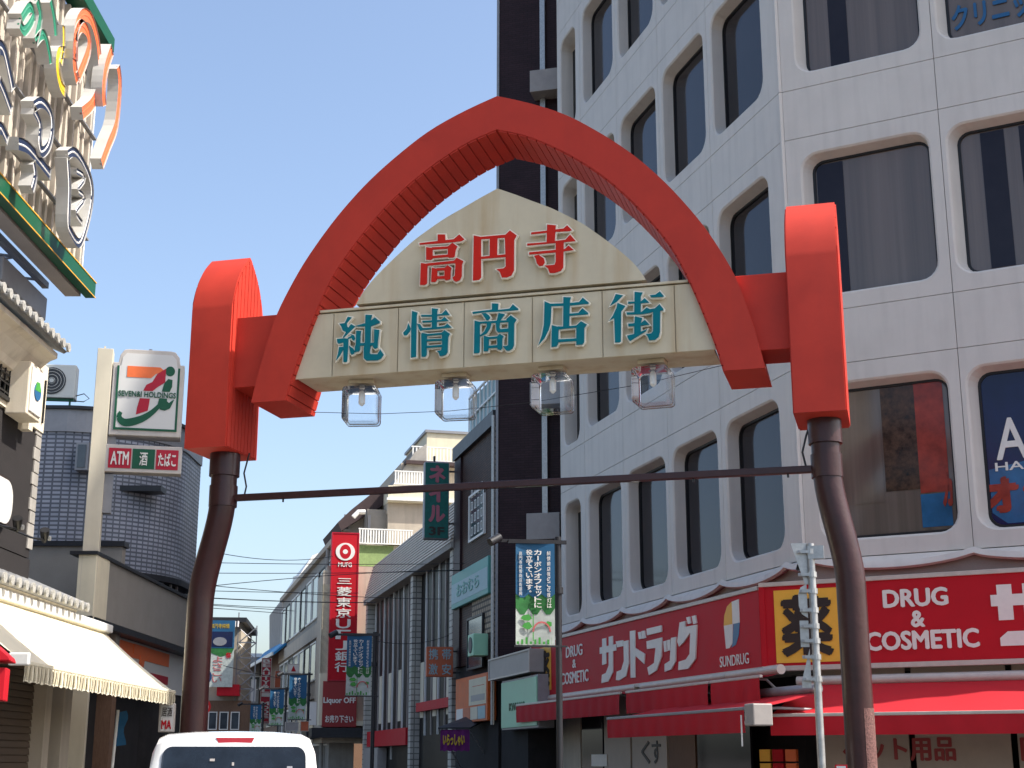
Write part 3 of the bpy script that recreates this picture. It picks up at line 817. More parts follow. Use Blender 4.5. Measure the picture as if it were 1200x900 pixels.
# window stickers and posters
def sticker(rect, d, m, par): return part('poster', MB().box(rect[0], rect[1], d, d + .004, rect[2], rect[3]), m, par)
pr_ = .295
sticker(WC.rect(1074, 438, 1108, 577, pr_), pr_, 'poster_red', wb)
sticker(WC.rect(1034, 440, 1074, 575, pr_), pr_, 'poster_brown', wb)
sticker(WC.rect(1080, 578, 1116, 617, pr_), pr_, 'poster_blue', wb)
part('blind', MB().box(*WC.rect(998, 482, 1034, 590, pr_)[:2], pr_, pr_ + .003, *WC.rect(998, 482, 1034, 590, pr_)[2:]), 'glass_brown', wb)
r_ = (3.17, 5.20, SILL + .05, HEAD - .05)
part('poster', MB().prism(rr(3.15, 5.22, SILL + .04, HEAD - .04, .2), pr_, pr_ + .004), 'navy', wb)
part('poster', MB().prism([(3.17, SILL + .25), (3.4, SILL + .06), (5.0, SILL + .06), (5.2, SILL + .25), (5.2, 6.6), (3.17, 6.25)], pr_ - .004, pr_ - .001), 'poster_blue', wb)
r_ = WC.rect(1166, 489, 1204, 538, pr_ - .01); text('lettering', 'A', r_[0], r_[1], r_[2], r_[3], pr_ - .005, 'sign_white', wb, .01)
r_ = WC.rect(1166, 540, 1222, 550, pr_ - .01); text('lettering', 'HAIR', r_[0], r_[1], r_[2], r_[3], pr_ - .005, 'sign_white', wb, .01)
r_ = WC.rect(1152, 556, 1240, 600, pr_ - .01); text('lettering', 'オラ', r_[0], r_[1], r_[2], r_[3], pr_ - .005, 'poster_red', wb, .06)
r_ = WC.rect(1104, 552, 1117, 594, pr_ - .01); text('lettering', 'カ', r_[0], r_[1], r_[2], r_[3], pr_ - .005, 'poster_red', wb, .06)
r_ = WC.rect(1114, -6, 1232, 25, pr_ - .01); text('lettering', 'クリニック', r_[0], r_[1], r_[2], r_[3], pr_ - .005, 'sky_blue_letter', wb, .03)
# curtains seen behind the big corner windows
for fl, bands in ((1, ((.56, 1.05), )), (2, ((.95, 1.30),)), (0, ())):
    for a, b in bands:
        part('curtain', MB().box(a, b, pr_ - .0, pr_ + .003, SILL + PITCHZ * fl + .06, HEAD + PITCHZ * fl - .06), 'glass_dark', wb)
for a, b in ((3.5, 3.9), (4.15, 4.3), (4.6, 5.1)):
    part('curtain', MB().box(a, b, pr_, pr_ + .003, SILL + PITCHZ + .06, HEAD + PITCHZ - .06), 'glass_dark', wb)

# ---- drugstore signs
SD = -1.05
sL = thing('shop_sign', 'long red drugstore sign lettered サンドラッグ on the street side of the white building', 'sign', WL, -6, SD, 3.2)
a0, zb = WL.sz(622, 822, SD); a1, zb1 = WL.sz(891, 775, SD); _, zt = WL.sz(622, 757, SD); _, zt1 = WL.sz(891, 690, SD)
zB = (zb + zb1) / 2; zT = (zt + zt1) / 2
part('sign_box', MB().box(a0, a1, SD + .02, -.04, zB, zT), 'sign_red', sL)
rim = MB().box(a0 - .03, a1, SD - .01, SD + .08, zT, zT + .07).box(a0 - .03, a1, SD - .01, SD + .08, zB - .07, zB).box(a0 - .03, a0, SD - .01, SD + .08, zB, zT)
part('rim', rim, 'metal_rim', sL, bevel=.006)
y0, y1, _, _ = WL.rect(627, 764, 645, 812, SD)
part('yellow_panel', MB().box(y0, y1, SD + .008, SD + .03, zB + .12, zT - .12), 'sign_yellow', sL)
text('lettering', '薬', y0 + .05, y1 - .05, zB + .2, zT - .2, SD + .004, 'sign_black', sL, .03)
c0, c1 = WL.sz(657, 780, SD)[0], WL.sz(689, 780, SD)[0]
H = zT - zB
text('lettering', 'DRUG', c0 + (c1 - c0) * .20, c1 - (c1 - c0) * .2, zB + H * .62, zB + H * .82, SD + .015, 'sign_white', sL, .012)
text('lettering', '&', (c0 + c1) / 2 - .12, (c0 + c1) / 2 + .12, zB + H * .42, zB + H * .57, SD + .015, 'sign_white', sL, .012)
text('lettering', 'COSMETIC', c0, c1, zB + H * .15, zB + H * .36, SD + .015, 'sign_white', sL, .012)
# the big katakana, heavy strokes slanted
KX = [
 [(535,372),(606,357),(606,382),(535,397)], [(546,334),(562,330),(562,440),(546,446)], [(575,325),(591,321),(592,478),(572,518),(543,525),(545,492),(562,484),(575,450)],
 [(606,345),(636,340),(638,362),(612,368)], [(640,345),(660,340),(662,440),(650,495),(620,513),(607,512),(610,478),(630,470),(642,430)],
 [(668,300),(690,297),(690,500),(672,502)], [(692,375),(732,400),(730,440),(692,405)],
 [(704,305),(716,303),(720,330),(708,332)], [(720,300),(732,298),(736,327),(724,330)],
 [(742,290),(806,275),(806,300),(744,315)], [(742,345),(808,328),(806,410),(785,470),(752,490),(746,460),(775,440),(782,370),(744,375)],
 [(816,345),(828,342),(830,385),(820,388)], [(832,340),(843,338),(845,380),(836,383)], [(850,330),(870,326),(868,430),(850,465),(822,475),(822,445),(845,430)],
 [(888,262),(912,256),(908,290),(925,286),(935,300),(905,345),(885,365),(878,345)], [(905,283),(962,272),(955,420),(925,462),(882,468),(884,435),(915,425),(932,400),(935,305),(905,312)],
 [(918,240),(930,237),(935,262),(924,265)], [(942,235),(956,231),(960,262),(948,266)],
]
mb = MB()
for i, st in enumerate(KX):
    poly = [WL.sz(560 + x / 3.75, 660 + y / 3.75, SD) for x, y in st]
    mb.prism(offset_poly(poly, .008), SD + .002 - i * .0006, SD + .02)
part('lettering', mb, 'sign_white', sL)
def droplet(fr, u0, v0, u1, v1, d, par):
    s0, s1, z0, z1 = fr.rect(u0, v0, u1, v1, d); w = s1 - s0; h = z1 - z0
    P = lambda pts: [(s0 + w * x, z0 + h * y) for x, y in pts]
    part('emblem', MB().prism(P([(.0, .5), (.06, .72), (.25, .9), (.55, .98), (.55, .5)]), d, d + .02), 'sign_yellow', par)
    part('emblem', MB().prism(P([(.55, .5), (.55, .98), (.98, 1), (.98, .5), (.8, .5)]), d + .001, d + .02), 'sign_white', par)
    part('emblem', MB().prism(P([(.0, .5), (.55, .5), (.5, .1), (.3, 0), (.08, .0)]), d + .002, d + .02), 'sign_white', par)
    part('emblem', MB().prism(P([(.6, .5), (.98, .5), (.9, .25), (.7, .05), (.4, 0), (.5, .1)]), d + .003, d + .02), 'sky_blue_letter', par)
droplet(WL, 848, 704, 867, 759, SD + .01, sL)
r_ = WL.rect(843, 767, 877, 780, SD); text('lettering', 'SUNDRUG', r_[0], r_[1], r_[2], r_[3], SD + .015, 'sign_white', sL, .005)

sC = thing('shop_sign', 'red sign lettered DRUG & COSMETIC with yellow 薬 panel on the corner of the white building', 'sign', WC, 2, SD, 3.2)
c0_, zbc = WC.sz(897, 781, SD); _, ztc = WC.sz(1014, 681, SD)
c1_ = c0_ + 9.0
part('sign_box', MB().box(c0_, c1_, SD + .02, -.02, zbc, ztc), 'sign_red', sC)
part('corner_post', MB().box(c0_ - .06, c0_ + .03, SD - .0, SD + .12, zbc - .02, ztc + .02), 'sign_red', sC)
part('rim', MB().box(c0_ - .06, c1_, SD - .01, SD + .08, ztc, ztc + .07).box(c0_ - .06, c1_, SD - .01, SD + .08, zbc - .08, zbc), 'metal_rim', sC, bevel=.006)
y0, y1, yz0, yz1 = WC.rect(908, 690, 984, 776, SD)
part('yellow_panel', MB().box(y0, y1, SD + .008, SD + .03, yz0, yz1), 'sign_yellow', sC)
text('lettering', '薬', y0 + .1, y1 - .1, yz0 + .08, yz1 - .08, SD + .004, 'sign_black', sC, .042)
for tx, (u0, v0, u1, v1) in (('DRUG', (1034, 689, 1111, 711)), ('&', (1067, 715, 1084, 735)), ('COSMETIC', (1014, 738, 1148, 761))):
    r_ = WC.rect(u0, v0, u1, v1, SD); text('lettering', tx, r_[0], r_[1], r_[2], r_[3], SD + .015, 'sign_white', sC, .035)
r_ = WC.rect(1161, 684, 1222, 726, SD); w = r_[1] - r_[0]; h = r_[3] - r_[2]
part('lettering', MB().box(r_[1] - .28, r_[1] - .08, SD + .003, SD + .02, r_[2] - .42, r_[3]), 'sign_white', sC)
part('lettering', MB().prism([(r_[0], r_[2] + h * .4), (r_[0] + w * .13, r_[2] + h * .4), (r_[0] + w * .13, r_[2]), (r_[0] + w * .42, r_[2]), (r_[0] + w * .42, r_[2] + h * .4), (r_[1], r_[2] + h * .4), (r_[1], r_[2] + h * .72), (r_[0] + w * .42, r_[2] + h * .72), (r_[0] + w * .42, r_[3]), (r_[0] + w * .13, r_[3]), (r_[0] + w * .13, r_[2] + h * .72), (r_[0], r_[2] + h * .72)], SD + .001, SD + .02), 'sign_white', sC)
r_ = WC.rect(1172, 739, 1230, 756, SD)
part('lettering', MB().prism([(r_[0], r_[2]), (r_[1], r_[2]), (r_[1], r_[3]), (r_[0] + .12, r_[3]), (r_[0], r_[2] + .12)], SD + .001, SD + .02), 'sign_white', sC)

# ---- awnings of the drugstore
def awning(name, label, fr, s0, s1, d_top, z_top, d_bot, z_bot, val, m, conv_side=True, barm='grey_metal', scallop=False, stripes=None, group=None):
    t = thing(name, label, 'awning', fr, (s0 + s1) / 2, d_bot, z_bot - val, group)
    n = max(4, int((s1 - s0) / .3)); mb = MB(); vs = []
    for k in range(n + 1):
        s = s0 + (s1 - s0) * k / n
        for j in range(6):
            q = j / 5; sag = -.035 * math.sin(PI * q) * (1 + .3 * math.sin(k * 1.7))
            vs.append((s, d_top + (d_bot - d_top) * q, z_top + (z_bot - z_top) * q + sag))
    fs = [(k * 6 + j, k * 6 + j + 1, k * 6 + j + 7, k * 6 + j + 6) for k in range(n) for j in range(5)]
    mb.add(vs, fs)
    part('cloth', mb, m, t, smooth=True)
    mb = MB(); vs = []; nn = max(8, int((s1 - s0) / .08))
    for k in range(nn + 1):
        s = s0 + (s1 - s0) * k / nn; w = .008 * math.sin(k * .9)
        lo = z_bot - val + (.018 * abs(math.sin(k * PI / 3)) if scallop else 0)
        vs += [(s, d_bot - .02, z_bot - .01), (s, d_bot - .028 + w, z_bot - val * .5), (s, d_bot - .02 + w * 1.6, lo)]
    mb.add(vs, [(k * 3 + j, k * 3 + j + 1, k * 3 + j + 4, k * 3 + j + 3) for k in range(nn) for j in range(2)])
    part('valance', mb, m, t, smooth=True)
    part('front_bar', MB().box(s0 - .03, s1 + .03, d_bot - .03, d_bot + .03, z_bot - .03, z_bot + .02), barm, t, bevel=.01)
    part('roller_case', MB().tube([(s0 - .05, d_top, z_top + .05), (s1 + .05, d_top, z_top + .05)], .08, 12), barm, t, smooth=True)
    for s in (s0 + .25, s1 - .25):
        part('arm', MB().tube([(s, d_top + .05, z_top - .25), (s + .1, (d_top + d_bot) / 2, z_bot + (z_top - z_bot) * .3 - .06), (s, d_bot, z_bot - .03)], .022, 8), 'grey_metal', t)
    return t
DA = -2.55
s0, zf = WC.sz(903, 838, DA); _, zl = WC.sz(903, 862, DA)
_, ztop = WC.sz(1018, 800, -1.0)
awning('shop_awning', 'wide red awning below the DRUG & COSMETIC sign at the corner', WC, s0, s0 + 8.0, -1.0, ztop, DA, zf, zf - zl, 'awning_red', barm='metal_rim')
# street side: upper retracted awnings and one lower awning
u_pts = [((606, 836), (728, 815)), ((735, 812), (832, 790)), ((834, 789), (892, 776))]
DU = -1.35
for i, ((u0, v0), (u1, v1)) in enumerate(u_pts):
    a, z0 = WL.sz(u0, v0 + 8, DU); b, z1 = WL.sz(u1, v1 + 10, DU)
    lab = ['dark red retracted awning at the far end of the street side sign', 'red retracted awning in the middle below the サンドラッグ lettering', 'short red retracted awning nearest the building corner, below the droplet emblem'][i]
    awning('retracted_awning', lab, WL, a, b - .04, -1.0, zB - .12, DU, zB - .18, .42, 'awning_red', barm='metal_rim', group='retracted red awnings')
DB = -2.3
a, zf = WL.sz(713, 845, DB); b, zf2 = WL.sz(873, 826, DB); _, zl = WL.sz(790, 862, DB)
zf = (zf + zf2) / 2
aw = awning('lower_awning', 'low dark red awning with grey bar over the shop door on the street side', WL, a, b, -1.1, zf + .25, DB, zf, max(.3, zf - zl), 'awning_red')
part('side_box', MB().box(b, b + .30, DB - .02, DB + .3, zf - .26, zf + .06), 'sign_grey', aw, bevel=.02)
part('lit_tube', MB().box(a - 1.1, a - .12, -1.3, -1.24, zf - .08, zf - .03), 'tube_lit', aw)
part('lit_tube', MB().box(a + 1.8, a + 2.9, DB + .1, DB + .16, zf - .06, zf - .03), 'tube_lit', aw)
part('winch', MB().tube([(b - .02, DB - .06, zf - .1), (b - .02, DB - .06, zf - .55)], .012, 6), 'white_metal', aw)
# shop front under the awnings
sf = thing('drugstore_front', 'dim shopfront panels of the drugstore beneath the red awnings', 'shopfront', WC, 0, -.2, 0)
fa = [(WC, .2, 8.0, [('shop_beige', .25, 1.75), ('shop_beige', 1.85, 3.3), ('shop_beige', 3.4, 4.3), ('shop_beige', 4.4, 5.9), ('shop_beige', 6.0, 7.9)])]
for m, a, b in fa[0][3]:
    part('panel', MB().box(a, b, -.55, -.5, .3, 3.05), m, sf, bevel=.005)
r_ = WC.rect(1018, 864, 1120, 892, -.55)
text('lettering', 'ペット用品', r_[0] - .42, r_[1], r_[2], r_[3], -.552, 'sign_red_dark', sf, .03)
r_ = WC.rect(1196, 864, 1220, 892, -.55); text('lettering', '日', r_[0], r_[1], r_[2], r_[3], -.552, 'sign_red_dark', sf, .03)
conv = sub(WL)
for m, a, b in (('shop_beige', -7.6, -6.0), ('shop_beige', -5.9, -4.0), ('wood', -3.9, -2.6), ('glass_dark', -2.5, -.2), ('beige_wall', -10.9, -9.2), ('glass_dark', -9.1, -7.7)):
    part('panel', conv(MB().box(a, b, -.35, -.3, .2, 3.0)), m, sf, bevel=.005)
r_ = WL.rect(752, 868, 775, 895, -.35)
mb = MB(); text_into(mb, 'く', r_[0], (r_[0] + r_[1]) / 2 - .05, r_[2], r_[3], -.352, .02, .01); text_into(mb, 'す', (r_[0] + r_[1]) / 2 + .05, r_[1], r_[2], r_[3], -.352, .02, .01)
part('lettering', conv(mb), 'sign_black', sf)
r_ = WL.rect(694, 884, 712, 898, -.35)
part('notice', conv(MB().box(r_[0], r_[1], -.37, -.355, r_[2], r_[3])), 'sign_white', sf)
part('ceiling_slab', MB().plan([planpt(WL, -11.4, -.28), planpt(WL, 1.6, -.5), (.1, -.48), (8.1, -.48), (8.1, 0), (.1, 0), planpt(WL, -11.4, 0)], 3.02, 3.1), 'grey_wall', sf)
# colourful goods by the door
for k in range(6):
    s = -.2 + (k % 3) * .22 - .5; z = 1.35 + (k // 3) * .22
    mb = MB().box(s, s + .18, -.62, -.5, z, z + .19)
    o = part('goods_box', mb, ('sign_yellow', 'sign_red', 'orange')[k % 3], sf)

# ================================================================== DARK TOWER AND ITS BASE
tw = thing('dark_tower', 'very tall windowless dark brown tiled building rising behind the white building', 'building', RX, 1, 0, 0)
part('wall', MB().plan([(-.06, 0), (4.5, 0), (4.5, 9), (3.4, 9)], 4.2, 30), 'dark_tile', tw)
pip = RX.rect(634, 300, 640, 301, -.12)
part('conduit', MB().box(pip[0], pip[1], -.14, -.02, RX.sz(637, 606, -.1)[1], 29), 'steel', tw)
for (u0, v0, u1, v1) in ((621, 81, 657, 106), (621, 447, 657, 474), (617, 601, 656, 632)):
    a, b, z0, z1 = RX.rect(u0, v0, u1, v1, -.6)
    part('vent_box', MB().box(a, b, -.62, -.003, z0, z1), 'sign_grey', tw, bevel=.01)
part('corner_trim', MB().box(-.075, -.0, -.03, .05, 4.2, 30), 'grey_metal', tw)
part('cable', MB().tube([(1.93, -.1, 15), (1.95, -.12, 12), (1.93, -.1, 9)], .02, 5), 'wire', tw)
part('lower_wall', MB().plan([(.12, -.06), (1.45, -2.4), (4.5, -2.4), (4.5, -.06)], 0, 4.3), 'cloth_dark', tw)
part('drain_pipe', MB().tube([(-.14, -.05, 2.5), (-.14, -.05, 11.0)], .05, 8), 'steel', tw)

gb = thing('grey_fascia_sign', 'blank grey sign box above the mint green sign', 'sign', R, -1.5, -.35, 3.7)
a, z1 = R.sz(573, 773, -.3); b, z2 = R.sz(621, 760, -.3); _, z3 = R.sz(573, 798, -.3)
part('sign_box', MB().box(a, b, -.3, .4, z3, (z1 + z2) / 2), 'sign_grey', gb, bevel=.02)
part('rim', MB().ring_frame(a, b, z3, (z1 + z2) / 2, .04, -.325, -.302), 'metal_rim', gb)
mn = thing('mint_sign', 'glossy mint green light box sign beside the red drugstore sign', 'sign', R, -1.5, -.2, 2.3)
a, z1 = R.sz(586, 800, -.25); b, z2 = R.sz(628, 788, -.25); _, z3 = R.sz(586, 856, -.25)
part('sign_box', MB().box(a, b, -.2, .2, z3, (z1 + z2) / 2), 'grey_metal', mn, bevel=.01)
part('face', MB().box(a + .04, b - .04, -.23, -.2, z3 + .05, (z1 + z2) / 2 - .05), 'mint', mn, bevel=.01)
r_ = R.rect(596, 823, 615, 832, -.25); text('lettering', 'KWH HA', r_[0], r_[1], r_[2], r_[3], -.232, 'green', mn, .02)

# ================================================================== NARROW BRICK BUILDING
nb = thing('narrow_brick_building', 'narrow dark brick building with a teal panel between the dark tower and the slatted facade', 'building', R, -5.4, 0, 0)
a0 = -8.15; a1 = -2.75
ztp = 10.75
part('wall', MB().box(a0, a1, .0, 6, 4.3, ztp), 'brick', nb)
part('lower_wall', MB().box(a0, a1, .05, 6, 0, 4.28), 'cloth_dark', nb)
part('parapet', MB().box(a0 - .03, a1 + .03, -.14, .3, ztp, ztp + .42), 'dark_metal', nb)
part('corner_tiles', MB().box(a1 - .34, a1 - .02, -.06, .0 - .002, 4.3, ztp), 'beige_brick', nb)
part('dark_pier', MB().box(a0, a0 + .9, -.07, -.002, 4.3, ztp - .02), 'dark_tile', nb)
w0, w1, wz0, wz1 = R.rect(556, 572, 571, 628, -.03)
wo = part('window', MB().ring_frame(-6.1, -4.1, wz0, wz1, .07, -.07, .02), 'white_metal', nb)
part('pane', MB().box(-6.03, -4.17, -.03, -.01, wz0 + .07, wz1 - .07), 'glass_far', wo)
lc = MB()
for i in range(4):
    for j in range(4):
        cx_ = -5.75 + i * .42; cz_ = wz0 + .3 + j * .38
        lc.ring_frame(cx_ - .1, cx_ + .1, cz_ - .13, cz_ + .13, .03, -.045, -.032)
part('lattice', lc, 'white_metal', wo)
tp = MB().box(-8.0, -3.15, -.16, -.02, 6.05, 7.1)
part('teal_panel', tp, 'teal_sign', nb, bevel=.02)
part('panel_band', MB().box(-7.96, -3.19, -.166, -.161, 6.2, 6.8), 'pale_blue', nb)
text('lettering', 'おおむら', -7.2, -4.2, 6.35, 6.72, -.168, 'teal_sign', nb, .02)
part('beige_infill', MB().box(-5.6, -3.2, -.05, -.003, 5.0, 6.04), 'beige_brick', nb)
wo = part('window', MB().ring_frame(-6.0, -4.0, 4.1, 5.6, .06, -.12, -.055), 'dark_metal', nb)
part('pane', MB().box(-5.94, -4.06, -.09, -.06, 4.16, 5.54), 'glass_far', wo)
# roof railing and glass screen
for k in range(9):
    s = a0 + 1.2 + k * .5
    part('rail_post', MB().box(s, s + .04, .1, .14, ztp + .42, ztp + 1.75), 'white_metal', nb)
part('rail_screen', MB().box(a0 + 1.2, a1 - .1, .16, .18, ztp + .5, ztp + 1.7), 'pale_blue', nb)
for z in (.45, 1.1, 1.75):
    part('rail', MB().box(a0 + 1.2, a1 - .1, .09, .15, ztp + z, ztp + z + .05), 'white_metal', nb)
ac = thing('air_conditioner', 'grey green wall air conditioner beside the window of the narrow brick building', 'air conditioner', R, -4, -.4, 4.2)
part('casing', MB().box(-3.9, -3.2, -.55, -.13, 4.35, 4.95), 'mint', ac, bevel=.02)
part('grille', MB().disc(-3.55, -.57, 4.65, .22, .02, 20), 'ac_dark', ac)

# orange phone shop front and purple awning
of = thing('orange_shop_panel', 'orange and cream advertising panel above the purple awning', 'sign', R, -5, -.25, 2.6)
a, b, z0, z1 = R.rect(534, 793, 571, 846, -.25)
z0 = R.sz(553, 846, -.25)[1]; z1 = R.sz(553, 792, -.25)[1]
part('board', MB().box(a, b, -.25, .0, z0, z1), 'photo_orange', of, bevel=.01)
part('poster', MB().box(a + (b - a) * .45, b - .12, -.262, -.252, z0 + .45, z1 - .1), 'yellow_wall', of)
for k in range(4):
    w = (b - a - .3) / 4
    part('poster', MB().box(a + .15 + k * w, a + .1 + (k + 1) * w, -.264, -.253, z0 + .06, z0 + .4), ('sign_white', 'brown_sign', 'post_cream', 'pale_blue')[k], of)
part('print', MB().box(a + (b - a) * .56, b - .3, -.264, -.2625, z0 + .95, z1 - .3), 'brown_sign', of)
part('print', MB().box(a + (b - a) * .52, b - .25, -.265, -.2625, z0 + .55, z0 + .72), 'grey_metal', of)

ps = thing('phone_sign', 'small square brown orange sign lettered 携帯激安 jutting over the street', 'sign', RX, -1.3, 0, 3.8)
fr_ = Frame(-2.0, 44.0, 10)
INFO[ps.name] = (fr_, (0, 0, 0)); ps.location = fr_.pt(0, 0, 0); ps.rotation_euler = (0, 0, fr_.a)
a, b, z0, z1 = fr_.rect(500, 758, 531, 793)
part('sign_box', MB().box(a, b, 0, .25, z0, z1), 'brown_sign', ps, bevel=.01)
mb = MB()
for ch, i, j in (('携', 0, 1), ('帯', 1, 1), ('激', 0, 0), ('安', 1, 0)):
    w = (b - a) / 2; h = (z1 - z0) / 2
    text_into(mb, ch, a + w * i + .06, a + w * (i + 1) - .06, z0 + h * j + .06, z0 + h * (j + 1) - .06, -.004, .012, .01)
part('lettering', mb, 'pale_blue', ps)
for z in (z0 + .1, z1 - .15): part('bracket', MB().box(b, b + .9, .1, .15, z, z + .05), 'dark_metal', ps)

fr_ = Frame(-1.3, 41.2, -70)
pa = thing('purple_awning', 'small dark lean-to awning with a purple cloth printed in yellow', 'awning', fr_, 0, 0, 0)
fr2 = Frame(-2.1, 41.0, -20)
INFO[pa.name] = (fr2, (0, 0, 0)); pa.location = fr2.pt(0, 0, 0); pa.rotation_euler = (0, 0, fr2.a)
a, b, z0, z1 = fr2.rect(516, 855, 550, 880)
mb = MB(); n = 16; vs = []
for k in range(n + 1):
    s = a + (b - a) * k / n
    vs += [(s, .01 * math.sin(k * 1.3), z1), (s, .03 * math.sin(k * 1.3), z0 + .02 * math.sin(k * 2))]
mb.add(vs, [(2 * k, 2 * k + 1, 2 * k + 3, 2 * k + 2) for k in range(n)])
part('cloth', mb, 'purple', pa, smooth=True)
text('lettering', 'いらっしゃい', a + .1, b - .12, z0 + .14, z1 - .12, -.04, 'gold', pa, .05)
part('roof_sheet', MB().add([(a - .05, -.05, z1 + .02), (b + .05, -.05, z1 + .02), (b + .35, 1.2, z1 + .42), (a + .3, 1.2, z1 + .35), (a - .05, -.05, z1 + .06), (b + .05, -.05, z1 + .06), (b + .35, 1.2, z1 + .46), (a + .3, 1.2, z1 + .39)],
     [(3, 2, 1, 0), (4, 5, 6, 7), (0, 1, 5, 4), (1, 2, 6, 5), (2, 3, 7, 6), (3, 0, 4, 7)]), 'dark_metal', pa)
part('strut', MB().tube([(b, 0, z1), (b + .4, 1.0, z0 - .6)], .02, 6).tube([(a, 0, z1), (a + .3, 1.0, z0 - .6)], .02, 6), 'grey_metal', pa)

# ================================================================== SLATTED BUILDING
sb = thing('slatted_building', 'long low building with ribbed grey parapet and tall white mullions on dark glass', 'building', R, -17, 0, 0)
s_far, s_near = -26.3, -8.2
part('glass_wall', MB().box(s_far, s_near, .3, 10, 0, 8.1), 'black_glass', sb)
mb = MB()
# sloping ribbed parapet: lower edge proud, upper edge set back
mb.add([(s_far, -.1, 8.2), (s_near, -.1, 8.2), (s_near, .30, 9.75), (s_far, .30, 9.75), (s_near, 9, 9.75), (s_far, 9, 9.75), (s_far, .3, 8.2), (s_near, .3, 8.2), (s_near, 9, 8.2), (s_far, 9, 8.2)],
       [(0, 1, 2, 3), (3, 2, 4, 5), (0, 6, 7, 1), (1, 7, 8, 4, 2), (0, 3, 5, 9, 6)])
part('parapet', mb, 'concrete', sb)
nr = 13
for k in range(nr):
    q0 = k / nr; q1 = (k + .62) / nr
    d0 = -.1 + .4 * q0; z0 = 8.2 + 1.55 * q0; d1 = -.1 + .4 * q1; z1 = 8.2 + 1.55 * q1
    part('rib', MB().side([(d0, z0 + .002), (d1, z1 + .002), (d1 - .06, z1 + .0), (d0 - .06, z0 + .0)], s_far, s_near), 'louvre', sb)
part('eaves', MB().box(s_far, s_near, -.14, .3, 8.02, 8.19), 'concrete', sb)
for s in (-8.7, -15.55, -26.1):
    part('brick_pier', MB().box(s - .24, s + .24, -.02, .3, 0, 8.02), 'white_brick', sb)
ss = -9.7
k = 0
while ss > -25.6:
    if abs(ss + 15.55) > .5:
        part('mullion', MB().box(ss - .035, ss + .035, .24, .3, 2.4 if k % 5 else 1.6, 8.02), 'white_metal' if k % 2 == 0 else 'sign_grey', sb)
        if k % 2 == 0:
            part('pale_blind', MB().box(ss - .95, ss - .35, .27, .295, 3.0, 4.9), 'post_cream', sb)
    ss -= 1.12; k += 1
part('red_band', MB().box(-15, -9.2, .1, .28, 3.2, 3.5), 'sign_red', sb)
part('red_band', MB().box(-25, -16.1, -.05, .28, 2.1, 2.7), 'sign_red', sb)
part('grey_base', MB().box(-25.6, -22, -.08, .28, 0, 2.05), 'sign_grey', sb)

# nail salon sign
fr_ = Frame(-2.62, 44.5, 12)
ns = thing('projecting_sign', 'weathered green vertical sign lettered ネイル 3F hanging over the street', 'sign', fr_, 0, 0, 6)
a, b, z0, z1 = fr_.rect(497, 541, 526.5, 632)
part('sign_box', MB().box(a, b, 0, .3, z0, z1), 'grey_metal', ns, bevel=.05)
part('face', MB().box(a + .03, b - .03, -.012, .002, z0 + .04, z1 - .04), 'nail_green', ns, bevel=.03)
h = z1 - z0
vtext('lettering', 'ネイル', a + .14, b - .12, z0 + h * .2, z1 - .08, -.014, 'nail_pink', ns, .05)
text('lettering', '3F', a + .16, b - .14, z0 + .12, z0 + h * .16, -.014, 'sign_black', ns, .03)
for z in (z0 + .5, z1 - .3): part('bracket', MB().box(b, b + 1.1, .12, .17, z, z + .05), 'dark_metal', ns)
part('cap', MB().box(a + .3, a + .36, .1, .2, z1, z1 + .2), 'dark_metal', ns)

# ================================================================== PALE YELLOW APARTMENT HOUSE BEHIND
F2 = Frame(-5.75, 69, 14.4)
yb = thing('apartment_house', 'pale yellow terraced apartment house with white railings rising behind the slatted building', 'building', F2, 3, 0, 0)
def B2(u0, v0, u1, v1, d, dep, m, nm='wall', lab=None):
    a, b, z0, z1 = F2.rect(u0, v0, u1, v1, d)
    return part(nm, MB().box(a, b, d, d + dep, z0, z1), m, yb, label=lab)
B2(500, 508, 560, 560, 4, 6, 'yellow_wall')
B2(498.5, 505, 562, 508, 3.9, 6.2, 'grey_metal', 'roof_edge')
B2(470, 545, 580, 570, 3.0, 8, 'beige_wall')
B2(487, 524, 500.2, 546, 4.2, 4, 'grey_wall')  # street side of the top block, its shade put into the grey
B2(476, 541, 560, 545, 2.4, 6, 'brown_roof', 'canopy')
B2(455, 571, 560, 590, .6, 9, 'yellow_wall', 'balcony')
B2(453.5, 585, 560, 588, .5, .2, 'white_metal', 'ledge')
B2(454, 590, 560, 604, .9, 9, 'beige_wall')  # this wall and the next: shade below the balcony put into the beige
B2(454.2, 604, 560, 640, .9, 9, 'beige_wall')
B2(430, 597, 454.5, 640, 1.2, 9, 'grey_wall')
B2(400, 640, 560, 700, 1.0, 9, 'beige_wall')
a, b, z0, z1 = F2.rect(420, 638, 462, 664, .2)
part('mansard_roof', MB().side([(.9, z0), (.2, z0), (.5, z1), (.9, z1)], a, b), 'green_roof', yb)
part('mansard_roof', MB().add([(a - 1.2, 3.5, z0), (a, .2, z0), (a, .5, z1), (a - 1.0, 3.5, z1)], [(0, 1, 2, 3)]), 'green_roof', yb)
